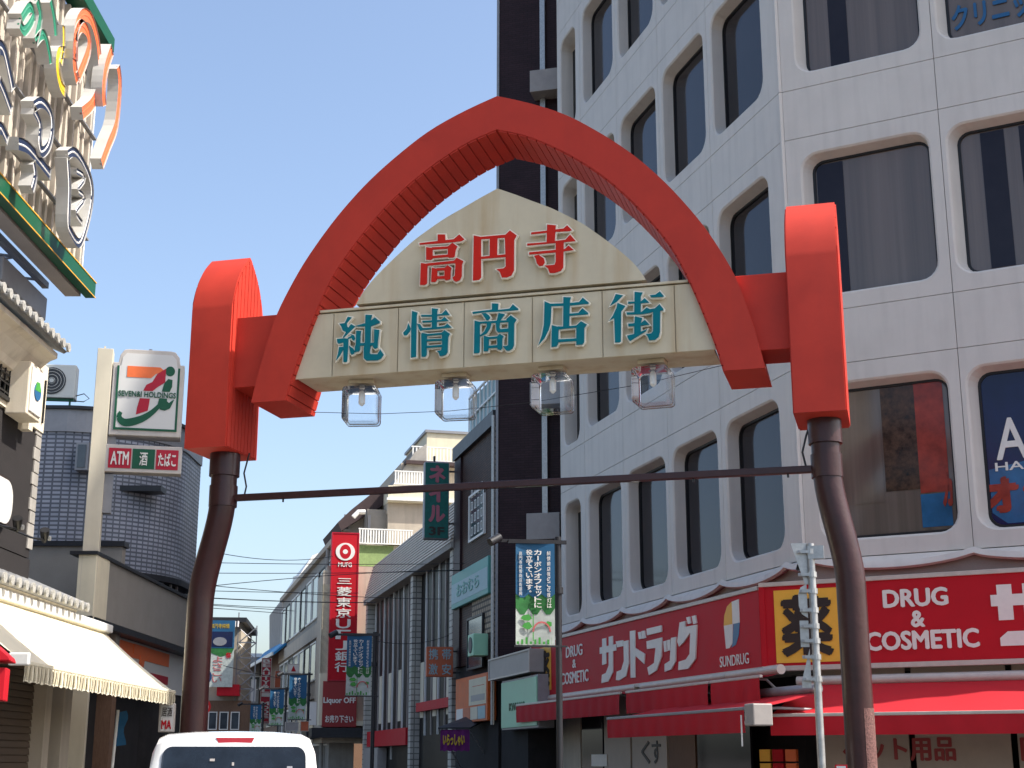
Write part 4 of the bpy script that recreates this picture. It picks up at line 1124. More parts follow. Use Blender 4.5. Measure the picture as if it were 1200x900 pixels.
# sloping dark roof and stepped street wall on the left
rp = [(396, 612), (412, 597), (436, 578), (452, 572), (452, 590), (436, 600), (412, 614), (400, 622)]
part('dark_roof', MB().prism([F2.sz(u, v, 2.0) for u, v in rp], 2.0, 8), 'brown_roof', yb)
gp_ = [(400, 618), (436, 594), (456, 575), (486, 530), (500, 520), (500, 700), (390, 700), (398, 640)]
part('gable_wall', MB().prism([F2.sz(u, v, 2.6) for u, v in gp_], 2.6, 9), 'concrete', yb)
def railing(u0, u1, v0, v1, d, n, par, fr=F2, m='white_metal'):
    a, b, z0, z1 = fr.rect(u0, v0, u1, v1, d)
    r = part('railing', MB().box(a, b, d - .03, d + .03, z1 - .06, z1).box(a, b, d - .03, d + .03, z0, z0 + .05), m, par)
    for k in range(n):
        s = a + (b - a) * (k + .5) / n
        part('baluster', MB().box(s - .035, s + .035, d - .02, d + .02, z0 + .05, z1 - .06), m, r)
railing(420, 484, 620, 638, .25, 20, yb)
railing(462, 500, 552, 568, .9, 12, yb)
railing(482, 546, 524, 541, 3.0, 16, yb)
for (u0, v0, u1, v1, d) in ((403, 603, 410, 622, 2.4), (431, 604, 434, 628, 1.15), (515, 560, 524, 572, 2.9), (490, 559, 498, 570, 2.9)):
    a, b, z0, z1 = F2.rect(u0, v0, u1, v1, d)
    wo = part('window', MB().ring_frame(a, b, z0, z1, .06, d - .06, d), 'grey_metal', yb)
    part('pane', MB().box(a + .05, b - .05, d - .04, d - .01, z0 + .05, z1 - .05), 'glass_far', wo)
part('chimney_duct', MB().tube([F2_ for F2_ in [(F2.sz(414, 606, .5)[0], .5, F2.sz(414, 606, .5)[1]), (F2.sz(420, 600, .5)[0], .5, F2.sz(420, 600, .5)[1]), (F2.sz(428, 600, .5)[0], .5, F2.sz(428, 600, .5)[1])]], .12, 8), 'white_metal', yb)

# ================================================================== BANK SIGN AND ITS BUILDING
F3 = Frame(-6.55, 63, 12)
cb = thing('cream_building', 'cream building end on which the tall red bank sign is fixed', 'building', F3, 1, .6, 0)
a = F3.sz(376, 740, .5)[0]
part('wall', MB().box(a + .2, a + 3.6, .55, 5.5, 2.3, F3.sz(430, 664, .55)[1]), 'beige_wall', cb)
part('white_fin', MB().box(a - .0, a + .42, .1, .55, 5.2, F3.sz(380, 668)[1]), 'beige_wall', cb)
part('sign_surround', MB().box(a, a + .35, .1, .8, 3.2, 9.0).box(a, a + 2.2, .1, .8, 3.0, 3.2), 'yellow_wall', cb)
part('canopy_soffit', MB().box(a - .3, a + 5, -.2, 6, 2.5, 2.9), 'dark_metal', cb)
bs = thing('bank_sign', 'tall red vertical sign with round white emblem lettered 三菱東京UFJ銀行', 'sign', F3, 0, 0, 5)
a, b, z0, z1 = F3.rect(386, 624, 420.5, 798)
a = F3.sz(387, 711)[0] - .02; b = F3.sz(418, 711)[0] + .04
part('sign_box', MB().box(a, b, 0, .5, z0, z1), 'sign_red', bs, bevel=.01)
part('rim', MB().ring_frame(a, b, z0, z1, .05, -.02, .0), 'crimson', bs)
cx_ = (a + b) / 2
for rad, m, e, sx in ((.50, 'sign_white', 0, 1), (.41, 'sign_red', .003, .72), (.26, 'sign_red', .006, 1), (.13, 'sign_white', .009, 1)):
    part('emblem', MB().disc(cx_, -.024 - e, z1 - .85, rad * .78, .02, 28, sx=sx * 1.08), m, bs)
text('lettering', 'MUFG', cx_ - .3, cx_ + .3, z1 - 1.52, z1 - 1.32, -.012, 'sign_white', bs, .02)
vtext('lettering', '三菱東京UFJ銀行', cx_ - .32, cx_ + .32, z0 + .35, z1 - 1.9, -.012, 'sign_white', bs, .018)
ls = thing('liquor_sign', 'maroon sign lettered Liquor OFF below the tall red bank sign', 'sign', F3, 0, 0, 3)
a2, b2, z2, z3 = F3.rect(378, 799, 418, 852)
part('sign_box', MB().box(a2, b2, .02, .5, z2, z0 - .01), 'sign_red_dark', ls, bevel=.01)
r_ = F3.rect(379, 817, 417, 826); text('lettering', 'Liquor OFF', r_[0], r_[1], r_[2], r_[3], .01, 'sign_white', ls, .03)
r_ = F3.rect(381, 838, 414, 847); text('lettering', 'お売り下さい', r_[0], r_[1], r_[2], r_[3], .01, 'sign_white', ls, .03)

# ================================================================== OLD STREET BUILDINGS BEYOND
F4 = Frame(-8.0, 64.6, -76)
def fz(u, v, d=0): return F4.sz(u, v, d)
ob = thing('old_concrete_building', 'weathered concrete building with long window bands beyond the red bank sign', 'building', F4, -5, 0, 0)
sA = 0.0; sB = fz(332, 700)[0]; zt = fz(373, 660)[1]
part('wall', MB().box(sB, sA, 0, 1.1, 0, zt), 'concrete', ob)
part('roof_edge', MB().box(sB - .1, sA, -.2, .2, zt, zt + .25), 'beige_wall', ob)
for z0, z1 in ((.40, .46), (.66, .72)):
    part('belt', MB().box(sB, sA, -.14, -.002, zt * z0, zt * z1), 'beige_wall', ob)
n = 9; w = (sA - sB) / n
for row, (f0, f1) in enumerate(((.20, .39), (.48, .65), (.75, .95))):
    for k in range(n):
        s0 = sB + k * w + .15; s1 = sB + (k + 1) * w - .15
        wo = part('window', MB().ring_frame(s0, s1, zt * f0, zt * f1, .08, -.08, .0), 'white_metal' if (k + row) % 3 else 'dark_metal', ob)
        part('pane', MB().box(s0 + .07, s1 - .07, -.04, -.01, zt * f0 + .07, zt * f1 - .07), 'glass_far', wo)
part('drain_pipe', MB().tube([(sA - 1.5, -.15, 1), (sA - 1.5, -.15, zt)], .09, 8), 'concrete', ob)
part('shutter_panel', MB().box(sA - 5.5, sA - 2.0, -.1, -.005, zt * .50, zt * .66), 'wood', ob)
# tall grey building with a round roof edge further away
F5 = Frame(-14.3, 86, -75)
tb = thing('grey_office_block', 'tall grey block with a curved white roof slab behind the concrete building', 'building', F5, 0, 0, 0)
F5x = Frame(-14.3, 92, 14)
INFO[tb.name] = (F5x, (0, 0, 0)); tb.location = F5x.pt(0, 0, 0); tb.rotation_euler = (0, 0, F5x.a)
a, b, z0, z1 = F5x.rect(330.5, 690, 400, 780)
part('wall', MB().prism([F5x.sz(u, v) for u, v in ((331, 740), (331, 704), (347, 683), (365, 655), (372, 650), (392, 650), (392, 800), (331, 800))], 0, 10), 'concrete', tb)
part('pale_wall', MB().prism([F5x.sz(u, v, -.5) for u, v in ((373, 655), (384, 655), (384, 700), (373, 700))], -.5, 6), 'yellow_wall', tb)
part('roof_slab', MB().prism([F5x.sz(u, v, -1) for u, v in ((345, 686), (347, 680), (366, 651), (373, 648), (373, 652), (368, 654), (350, 684))], -1, 8), 'white_metal', tb)
pts = []
ce = F5x.sz(365, 677, -1)
part('round_balcony', MB().plan([(ce[0] + 1.1 * math.cos(q * PI / 8), -.2 + 1.1 * math.sin(q * PI / 8)) for q in range(16)], ce[1] - .5, ce[1] + .12), 'white_metal', tb)
for (u0, v0, u1, v1) in ((334, 703, 341, 716), (334, 722, 341, 736)):
    r_ = F5x.rect(u0, v0, u1, v1)
    wo = part('window', MB().ring_frame(r_[0], r_[1], r_[2], r_[3], .07, -.05, .0), 'grey_metal', tb)
    part('pane', MB().box(r_[0] + .05, r_[1] - .05, -.03, -.005, r_[2] + .05, r_[3] - .05), 'glass_far', wo)
dish = thing('satellite_dish', 'small round white dish on the grey block roof', 'satellite dish', F5x, F5x.sz(349, 701, -1)[0], -1, F5x.sz(349, 701, -1)[1])
q_ = F5x.sz(349, 701, -1)
part('reflector', MB().disc(q_[0], -1.1, q_[1], .28, .05, 20), 'white_metal', dish)
part('mount', MB().box(q_[0] - .03, q_[0] + .03, -1.05, 0, q_[1] - .05, q_[1]), 'grey_metal', dish)

# timber shops with blue awning roof
F6 = Frame(-13.2, 86.0, -74)
tb2 = thing('timber_shophouse', 'brown timber shophouse with a blue sloped roof sheet over the far street', 'building', F6, -3, 0, 0)
sA = 0.0; sB = F6.sz(299, 800)[0]; zw = F6.sz(318, 762)[1]
part('wall', MB().box(sB, sA, 0, 6, 0, zw), 'wood', tb2)
q1 = F6.sz(332, 733, -.8); q2 = F6.sz(300, 775, -.8)
part('blue_roof', MB().add([(sA, -.9, q1[1] - 1.3), (sB, -.9, q1[1] - 1.3), (sB, .6, q1[1]), (sA, .6, q1[1]), (sA, .6, q1[1] - .2), (sA, -.9, q1[1] - 1.45), (sB, -.9, q1[1] - 1.45)], [(0, 1, 2, 3), (0, 3, 4, 5), (0, 5, 6, 1)]), 'blue_awning', tb2)
part('gutter', MB().box(sB, sA, -1.0, -.9, q1[1] - 1.45, q1[1] - 1.25), 'white_metal', tb2)
for k in range(5):
    s = sB + (sA - sB) * (k + .3) / 5
    wo = part('window', MB().ring_frame(s, s + (sA - sB) / 8, 3.6, 5.0, .08, -.06, 0), 'post_cream', tb2)
    part('pane', MB().box(s + .05, s + (sA - sB) / 8 - .05, -.04, -.01, 3.66, 4.94), 'glass_far', wo)

def vsign(fr, u0, v0, u1, v1, m, txt, tm, name, label, cat='sign', dep=.25, bold=.03, group=None, horizontal=False, pad=.1):
    a, b, z0, z1 = fr.rect(u0, v0, u1, v1)
    t = thing(name, label, cat, fr, (a + b) / 2, 0, z0, group)
    part('sign_box', MB().box(a, b, 0, dep, z0, z1), m, t, bevel=.01)
    part('rim', MB().ring_frame(a, b, z0, z1, min(.03, (b - a) * .05), -.012, 0), 'metal_rim', t)
    if txt:
        p = (b - a) * pad
        if horizontal: text('lettering', txt, a + p, b - p, z0 + (z1 - z0) * .2, z1 - (z1 - z0) * .2, -.004, tm, t, bold)
        else: vtext('lettering', txt, a + p, b - p, z0 + p, z1 - p, -.004, tm, t, bold)
    return t
vsign(Frame(-12.2, 74, 12), 305.5, 771, 317, 848, 'crimson', 'BEAUTY&LI MODEL', 'sign_white', 'tall_sign', 'narrow crimson vertical sign with white letters above the far street')
vsign(Frame(-14.2, 76, 12), 281, 798, 292, 824, 'sign_blue', '', 'sign_white', 'blue_sign', 'small blue vertical sign far down the street, right of the far block')
vsign(Frame(-10.3, 70, 12), 337, 778, 351, 789, 'sign_white', '▲', 'sign_red', 'emblem_sign', 'small white sign with a red triangle emblem above a banner', horizontal=True, pad=.3)
vsign(Frame(-14.0, 72, 12), 269, 838, 283, 858, 'pale_blue', '', 'sign_white', 'cyan_sign', 'pale cyan banner low in the far street above the white car')

# street banners on lamp posts
def leaf(mb, cx_, cz, w, h, d, sg):
    mb.prism([(cx_, cz), (cx_ + sg * w * .3, cz + h * .5), (cx_ + sg * w * .8, cz + h * .35), (cx_ + sg * w, cz), (cx_ + sg * w * .7, cz - h * .25), (cx_ + sg * w * .3, cz - h * .3)], d - .003, d)
def banner(fr, u0, v0, u1, v1, label, detail=True, bar='left', post=None):
    a, b, z0, z1 = fr.rect(u0, v0, u1, v1)
    t = thing('street_banner', label, 'banner', fr, (a + b) / 2, 0, z0, 'blue and green banners on the lamp posts')
    w = b - a; h = z1 - z0
    # gently bowed cloth in three printed zones
    def sheet(f0, f1, d, ns=8, top=None):
        mb = MB(); vs = []
        for k in range(ns + 1):
            s = a + w * k / ns
            for zf in (f0, f1):
                zz = z0 + h * zf
                if zf == f0 and top: zz += top * abs(math.sin(k * PI / ns * 3)) * h
                vs.append((s, d + .02 * math.sin(k / ns * PI * 1.4), zz))
        mb.add(vs, [(2 * k, 2 * k + 2, 2 * k + 3, 2 * k + 1) for k in range(ns)]); return mb
    part('cloth', sheet(0, 1, .012), 'banner_white', t, smooth=True)
    part('green_print', sheet(.36, .60, .008, 9, -.07), 'banner_green', t, smooth=True)
    part('blue_print', sheet(.50, 1, .004, 9, -.04), 'banner_blue', t, smooth=True)
    lm = MB()
    leaf(lm, a + w * .42, z0 + h * .26, w * .30, h * .08, .0, -1); leaf(lm, a + w * .42, z0 + h * .18, w * .26, h * .09, .0, -1)
    leaf(lm, a + w * .75, z0 + h * .2, w * .2, h * .07, 0, 1)
    lm.box(a + w * .43, a + w * .455, -.003, .0, z0 + h * .04, z0 + h * .3)
    for k in range(9): lm.box(a + w * (k + .2) / 9, a + w * (k + .7) / 9, -.003, 0, z0 + h * .01, z0 + h * (.035 + .02 * (k % 3)))
    part('leaf_print', lm, 'banner_leaf', t)
    am = MB()
    for k in range(8):
        q0 = PI * k / 8; q1 = PI * (k + 1) / 8; R0 = w * .24; R1 = w * .20; c = (a + w * .66, z0 + h * .13)
        am.prism([(c[0] + R0 * math.cos(q0), c[1] + R0 * 1.1 * math.sin(q0)), (c[0] + R0 * math.cos(q1), c[1] + R0 * 1.1 * math.sin(q1)), (c[0] + R1 * math.cos(q1), c[1] + R1 * 1.1 * math.sin(q1)), (c[0] + R1 * math.cos(q0), c[1] + R1 * 1.1 * math.sin(q0))], -.006, -.001)
    part('arch_print', am, 'banner_pink', t)
    vtext('lettering', 'カーボンオフセットに', a + w * .47, a + w * .66, z0 + h * .36, z1 - h * .06, -.002, 'sign_white', t, .02, .006)
    vtext('lettering', '役立てています。', a + w * .26, a + w * .43, z0 + h * .48, z1 - h * .06, -.002, 'sign_white', t, .02, .006)
    if detail:
        vtext('lettering', '純情商店街のこの街灯は', a + w * .80, a + w * .92, z0 + h * .36, z1 - h * .07, -.002, 'sign_white', t, .01, .006)
        vtext('lettering', '高円寺純情商店街振興', a + w * .08, a + w * .16, z0 + h * .48, z1 - h * .08, -.002, 'sign_white', t, .0, .006)
    part('top_bar', MB().box(a - .12, b + .2, -.01, .04, z1, z1 + .06), 'dark_metal', t)
    part('bottom_bar', MB().box(a - .02, b + .2, 0, .03, z0 - .03, z0), 'dark_metal', t)
    return a, b, z0, z1
def lamp_post(fr, s, ztop, r, label, d=.05, flag=True):
    t = thing('lamp_post', label, 'lamp post', fr, s, d, 0, 'slim dark lamp posts')
    part('post', MB().tube([(s, d, 0), (s, d, ztop * .5), (s, d, ztop)], r, 14), 'dark_metal', t, smooth=True)
    part('foot', MB().tube([(s, d, 0), (s, d, .5)], r * 1.7, 14), 'dark_metal', t, smooth=True)
    part('joint_ring', MB().tube([(s, d, ztop * .82), (s, d, ztop * .84)], r * 1.5, 14), 'dark_metal', t, smooth=True)
    part('arm', MB().box(s - .95, s, d - .02, d + .02, ztop - .1, ztop - .05), 'dark_metal', t)
    part('spot_lamp', MB().tube([(s - .95, d, ztop - .02), (s - 1.12, d - .08, ztop - .12)], .07, 10), 'dark_metal', t, smooth=True)
    return t
BA = Frame(.5, 23, 8)
a, b, z0, z1 = banner(BA, 604.5, 637, 650, 756, 'large blue and green banner on the lamp post in front of the dark tower')
lamp_post(BA, b + .07, z1 + .12, .052, 'slim dark lamp post carrying the large blue banner by the drugstore sign')
BB = Frame(-4, 36, 12)
a, b, z0, z1 = banner(BB, 406, 745, 435, 815, 'blue and green banner overlapping the red bank sign')
lamp_post(BB, b + .08, z1 + .1, .05, 'slim dark lamp post beside the red bank sign')
BC = Frame(-8.2, 52, 12)
a, b, z0, z1 = banner(BC, 338.5, 791, 359, 843, 'blue and green banner below the small white emblem sign', False)
lamp_post(BC, b + .08, z1 + .1, .05, 'slim dark lamp post in front of the weathered concrete building')
BD = Frame(-10, 60, 12)
a, b, z0, z1 = banner(BD, 316, 808, 332.5, 850, 'blue and green banner beside the crimson vertical sign, fourth from the right', False)
lamp_post(BD, b + .08, z1 + .1, .05, 'slim dark lamp post right of the crimson vertical sign')
BE = Frame(-12, 66, 12)
a, b, z0, z1 = banner(BE, 293, 826, 306, 858, 'smallest and farthest of the blue and green street banners', False)
lamp_post(BE, b + .08, z1 + .1, .05, 'farthest slim dark lamp post, left of the crimson vertical sign')
# tall white and green banner in front of a small tower
F7 = Frame(-13.2, 66, 6)
ft = thing('far_tower_block', 'cream far block with dark flat roof and outside steel stair', 'building', F7, 0, 0, 0)
a, b, z0, z1 = F7.rect(238, 727, 279, 800)
part('wall', MB().box(a, b - .0, 1.2, 8, 0, z1), 'beige_wall', ft)
part('roof_slab', MB().box(a - .2, b + .25, .8, 8.5, z1, z1 + .22), 'dark_metal', ft)
for k in range(3):
    part('roof_lamp', MB().tube([(b - .1 + k * .14 - .3, .7, z1 + .02), (b - .1 + k * .14 - .3, .6, z1 - .25)], .06, 8), 'grey_metal', ft)
st = MB()
for k in range(7):
    z = k * .7 + 2.6; st.box(b - .15, b + .75, 1.0, 1.05, z, z + .06)
    st.tube([(b - .1, 1, z), (b + .7, 1, z + .7)], .03, 5); st.tube([(b + .7, 1, z), (b - .1, 1, z + .7)], .02, 5)
st.box(b - .15, b - .1, 1, 1.06, 0, 8.2).box(b + .7, b + .75, 1, 1.06, 0, 7.6)
part('steel_stair', st, 'grey_metal', ft)
part('shop_roof', MB().box(b - .9, b + .1, .4, 1.2, 4.4, 4.9), 'sign_red', ft)
part('lower_front', MB().box(a, b + .6, .9, 1.19, 0, 4.2), 'wood', ft)
for k in range(3):
    s0 = a + .3 + k * .5
    wo = part('window', MB().ring_frame(s0, s0 + .4, 2.9, 3.7, .04, .84, .89), 'sign_white', ft)
    part('pane', MB().box(s0 + .04, s0 + .36, .86, .885, 2.94, 3.66), 'glass_far', wo)
tbn = thing('tall_banner', 'tall banner, dark blue above, white and green below, hung on the far block', 'banner', F7, 0, .3, 0)
a, b, z0, z1 = F7.rect(240, 727, 274, 805, .3)
h = z1 - z0
part('cloth', MB().box(a, b, .3, .34, z0, z1), 'banner_white', tbn)
part('blue_print', MB().box(a, b, .285, .299, z0 + h * .58, z1), 'banner_blue', tbn)
part('dark_print', MB().box(a + .06, b - .08, .275, .284, z0 + h * .60, z1 - h * .17), 'navy', tbn)
part('photo_print', MB().disc((a + b) / 2, .266, z0 + h * .68, h * .065, .008, 20, sx=1.6), 'grey_metal', tbn)
text('lettering', '高円寺純情', a + .2, b - .25, z1 - h * .12, z1 - h * .05, .283, 'gold', tbn, .0)
gm = MB().prism([(a, z0 + h * .58), (b, z0 + h * .58), (b - .1, z0 + h * .5), (a + (b - a) * .55, z0 + h * .45), (a + (b - a) * .3, z0 + h * .49), (a, z0 + h * .54)], .292, .2995)
part('green_print', gm, 'banner_green', tbn)
vtext('lettering', 'よさこい', a + (b - a) * .3, a + (b - a) * .62, z0 + h * .06, z0 + h * .46, .299, 'banner_pink', tbn, -.01)
vtext('lettering', '祭', b - (b - a) * .28, b - (b - a) * .08, z0 + h * .42, z0 + h * .52, .299, 'sign_red', tbn, .02)

# far street clutter: small shop boards further down
far = [(272, 800, 281, 812, 'sign_white', 'green', 'small white shop board in the far street, left of the blue vertical sign'),
       (284, 826, 296, 836, 'brown_sign', None, 'small orange brown shop board in the far street'),
       (258, 838, 269, 852, 'wood', None, 'dark brown shop board above the car roof at the street end'),
       (352, 845, 362, 857, 'brown_sign', 'crimson', 'low reddish board behind the car right of the emblem banner'),
       (334, 846, 350, 857, 'sign_grey', None, 'low grey board behind the car under the emblem banner')]
for u0, v0, u1, v1, m, tm, lab in far:
    vsign(Frame(-12.5, 70 if u0 < 320 else 50, 12), u0, v0, u1, v1, m, '', tm or 'sign_white', 'shop_board', lab, dep=.15)
for (u0, v0, u1, v1, Y, m, tx, lab) in ((294, 796, 300, 822, 78, 'sign_white', '', 'narrow white vertical sign left of the crimson one in the far street'),
        (322, 786, 329, 806, 76, 'brown_sign', '', 'small orange brown vertical sign above the fourth banner'),
        (270, 815, 280, 834, 72, 'sign_red_dark', '', 'small maroon vertical sign above the cyan banner'),
        (361, 822, 371, 850, 60, 'sign_white', '', 'small white vertical sign beside the window of the concrete building')):
    vsign(Frame(-11.5 if u0 < 350 else -8.6, Y, 12), u0, v0, u1, v1, m, tx, 'sign_white' if m != 'sign_white' else 'crimson', 'small_vertical_sign', lab, dep=.18, bold=.01)
F8 = Frame(-17, 100, 12)
for i, (u0, v0, u1, v1, m, lab) in enumerate(((284, 770, 303, 870, 'concrete', 'pale grey distant building closing the street, right half'), (262, 790, 285, 870, 'beige_wall', 'beige distant building closing the street, left half'), (300, 790, 330, 870, 'grey_wall', 'grey distant house behind the blue roof sheet'))):
    F8 = Frame(-17, 100 + i * 2.5, 12)
    a, b, z0, z1 = F8.rect(u0, v0, u1, v1)
    t = thing('distant_building', lab, 'building', F8, (a + b) / 2, 0, 0)
    part('wall', MB().box(a, b, 0, 6, 0, z1), m, t)
    part('roof', MB().box(a - .1, b + .1, -.1, 6.1, z1, z1 + .25), 'white_metal', t)
    for r0 in range(3):
        for k in range(2):
            s = a + (b - a) * (.15 + .45 * k); z = 2.2 + r0 * 2.0
            wo = part('window', MB().ring_frame(s, s + .5, z, z + .9, .05, -.05, 0), 'white_metal', t)
            part('pane', MB().box(s + .04, s + .46, -.03, -.01, z + .05, z + .85), 'glass_far', wo)

# ================================================================== LEFT ROW: TILED SHOP
ts = thing('tiled_shop', 'old plastered shop with grey tiled eaves and charcoal wall at the left edge', 'building', LW, 22, 0, 0)
corner = LW.sz(45, 540)[0]
tipu = LW.sz(79, 411, -.62); ztile = tipu[1] - .02; s_a = 8.0

part('wall', MB().box(s_a, corner, 0, 6, 0, 4.6), 'charcoal', ts)
part('upper_wall', MB().box(s_a, corner - .05, .004, 6, 4.62, 6.6), 'charcoal', ts)
part('plaster_band', MB().box(s_a, corner, -.04, 6, 6.62, ztile), 'plaster', ts)
# coved cornices
def cornice(z, out, h, s1, nm='cornice'):
    prof = [(0, z - h), (-.10, z - h + .04), (-.16, z - h * .72), (-.30, z - h * .40), (-out * .8, z - .12), (-out, z - .08), (-out, z), (0, z)]
    part(nm, MB().side(prof, s_a, s1), 'plaster', ts, smooth=False)
cornice(ztile - .05, .50, .50, tipu[0] - .08)
# quoin stones down the corner
for k in range(12):
    z = 4.75 + k * .2
    part('quoin', MB().box(corner - .28 if k % 2 else corner - .22, corner + .012, -.02, .3, z + .008, z + .192), 'concrete', ts, bevel=.006)
# roof sheets and tile ends
def tiled_eave(z, out, s1, rise, back, pitch):
    part('roof_slope', MB().side([(-out, z), (back, z + rise), (back, z + rise - .08), (-out + .05, z - .03)], s_a, s1), 'kawara', ts)
    n = int((s1 - 12.0) / pitch)
    L_ = math.hypot(out + back, rise)
    me = None
    for k in range(n):
        s = s1 - .12 - k * pitch
        mb = MB()
        m_ = 7
        vs = []
        for q in range(2):
            dd = -out - .04 if q == 0 else back; zz = z + .035 if q == 0 else z + rise + .035
            for j in range(m_):
                a_ = PI * j / (m_ - 1); vs.append((s + math.cos(a_) * .068, dd, zz + math.sin(a_) * .068))
        mb.add(vs, [(j, j + 1, m_ + j + 1, m_ + j) for j in range(m_ - 1)])
        tl = part('roof_tile', mb, 'kawara', ts, smooth=True)
        part('tile_end', MB().disc(s, -out - .07, z + .035, .072, .035, 14), 'kawara_end', tl)
        part('flat_tile', MB().side([(-out - .02, z + .0), (back * .2, z + rise * .75), (back * .2, z + rise * .75 + .03), (-out - .02, z + .03)], s - pitch + .09, s - .09), 'kawara', ts)
tiled_eave(ztile, .62, tipu[0], .55, .6, .265)
# lower eave over the shop front
tl_ = LW.sz(101, 715, -.62); zlow = tl_[1] - .03
s_low = tl_[0]
def lower():
    prof = [(.1, zlow - .45), (-.25, zlow - .42), (-.5, zlow - .1), (-.55, zlow), (.1, zlow)]
    part('lower_cornice', MB().side(prof, s_a, s_low - .25), 'plaster', ts)
lower()
tiled_eave(zlow + .03, .62, s_low, .42, .35, .30)
part('low_annex', MB().box(corner, s_low - .15, .2, 5, 0, 4.3), 'grey_wall', ts)
# lattice window
wr = LW.rect(-30, 415, 24, 500)
wz0, wz1 = LW.sz(20, 482)[1], LW.sz(20, 418)[1]
wo = part('window', MB().ring_frame(wr[0], wr[1], wz0, wz1, .06, -.09, -.02), 'black_frame', ts)
part('pane', MB().box(wr[0] + .05, wr[1] - .05, -.04, -.03, wz0 + .05, wz1 - .05), 'glass_dark', wo)
mb = MB()
for k in range(14): mb.box(wr[0] + .15 + k * .2, wr[0] + .18 + k * .2, -.07, -.045, wz0 + .05, wz1 - .05)
for k in range(6): mb.box(wr[0], wr[1], -.072, -.05, wz0 + .1 + k * (wz1 - wz0) / 6, wz0 + .13 + k * (wz1 - wz0) / 6)
part('lattice', mb, 'black_frame', wo)
part('white_frame', MB().box(wr[1] + .03, wr[1] + .22, -.16, .0, wz0 - .25, wz1 + .1), 'plaster', ts)
# corner light box sign
bx = thing('box_sign', 'white light box sign with green and blue dot on the tiled shop', 'sign', LW, corner - .5, -.2, 5.8)
r_ = LW.rect(33, 427, 50, 492, -.35)
part('casing', MB().box(r_[0], r_[1], -.35, -.02, r_[2], r_[3]), 'plaster', bx, bevel=.02)
part('face', MB().box(r_[0] + .06, r_[1] - .06, -.375, -.35, r_[2] + .06, r_[3] - .06), 'sign_face', bx, bevel=.01)
part('emblem', MB().disc((r_[0] + r_[1]) / 2, -.39, (r_[2] + r_[3]) / 2, .13, .015, 18, sx=1.1), 'sky_blue_letter', bx)
part('emblem', MB().prism([((r_[0] + r_[1]) / 2 - .14, (r_[2] + r_[3]) / 2), ((r_[0] + r_[1]) / 2 + .13, (r_[2] + r_[3]) / 2 + .02), ((r_[0] + r_[1]) / 2 + .05, (r_[2] + r_[3]) / 2 + .15), ((r_[0] + r_[1]) / 2 - .08, (r_[2] + r_[3]) / 2 + .14)], -.393, -.389), 'banner_leaf', bx)
ov = thing('oval_sign', 'white rounded sign with black rim on the charcoal wall at the left edge', 'sign', LW, 20.4, -.1, 5)
oc = LW.sz(-6, 582, -.1)
part('rim', MB().prism(rr(oc[0] - .75, oc[0] + .75, oc[1] - .36, oc[1] + .36, .3), -.1, -.01), 'sign_black', ov)
part('face', MB().prism(rr(oc[0] - .69, oc[0] + .69, oc[1] - .32, oc[1] + .32, .27), -.12, -.1), 'sign_face', ov)
# wall spot lamps on arms
for (u, v, lab) in ((20, 620, 'black spot lamp on a long arm below the white rounded sign'), (52, 633, 'black spot lamp on an arm at the corner of the tiled shop')):
    s, z = LW.sz(u, v, -.7)
    t = thing('spot_lamp', lab, 'lamp', LW, s, -.7, z, 'black wall spot lamps')
    part('arm', MB().tube([(s, -.7, z), (s - .6, -.7, z - .05), (s - 3.0, -.6, z - .06)], .015, 6), 'black_frame', t)
    part('head', MB().tube([(s - .08, -.72, z + .14), (s, -.7, z + .05), (s + .05, -.68, z - .02)], .07, 12, radii=[.07, .06, .03]), 'black_frame', t, smooth=True)
    part('reflector', MB().disc(s + .03, -.78, z + .03, .035, .03, 12), 'steel', t)
# shutter and posts under the awning
sh = LW.sz(36, 840)[0]
r = part('shutter', MB().box(10, sh, -.02, .0, 0, 3.4), 'shutter', ts)
for k in range(30):
    part('shutter_slat', MB().side([(-.055, .2 + k * .105), (-.02, .2 + k * .105), (-.02, .29 + k * .105), (-.04, .29 + k * .105)], 10, sh), 'shutter', r)
part('shutter_rail', MB().box(sh, sh + .35, -.08, .0, 0, 3.4), 'wood', ts)
for (u0, u1) in ((52, 66), (73, 94)):
    a = LW.sz(u0, 850, -.25)[0]; b = LW.sz(u1, 850, -.25)[0]
    part('post', MB().box(a, a + max(.3, (b - a) * .45), -.25, .05, 0, 3.4), 'beige_wall', ts, bevel=.01)
# cream awning
CA = -1.7
a, zf = LW.sz(28, 764, CA); b, zf2 = LW.sz(199, 820.6, CA)
zf = (zf + zf2) / 2 + .02; val = .24
b = LW.sz(203, 822, CA)[0]
ca = awning('cream_awning', 'sunlit cream awning with a striped scalloped valance over the left pavement', LW, a, b, -.45, 3.72, CA, zf, val, 'awning_cream', barm='awning_cream', scallop=True)
w = .095; k = 0; s = a + .03
while s < b - .05:
    part('stripe', MB().box(s, s + w * .5, CA - .046, CA - .042, zf - val + .03, zf - .03), 'awning_stripe', ca); s += w * 1.55
part('cassette', MB().box(a - 2, b + .1, -.56, -.38, 3.72, 3.86), 'white_metal', ca, bevel=.02)
part('end_cap', MB().box(a - .1, a - .0, CA - .1, CA + .15, zf - .05, zf + .1), 'white_metal', ca, bevel=.02)
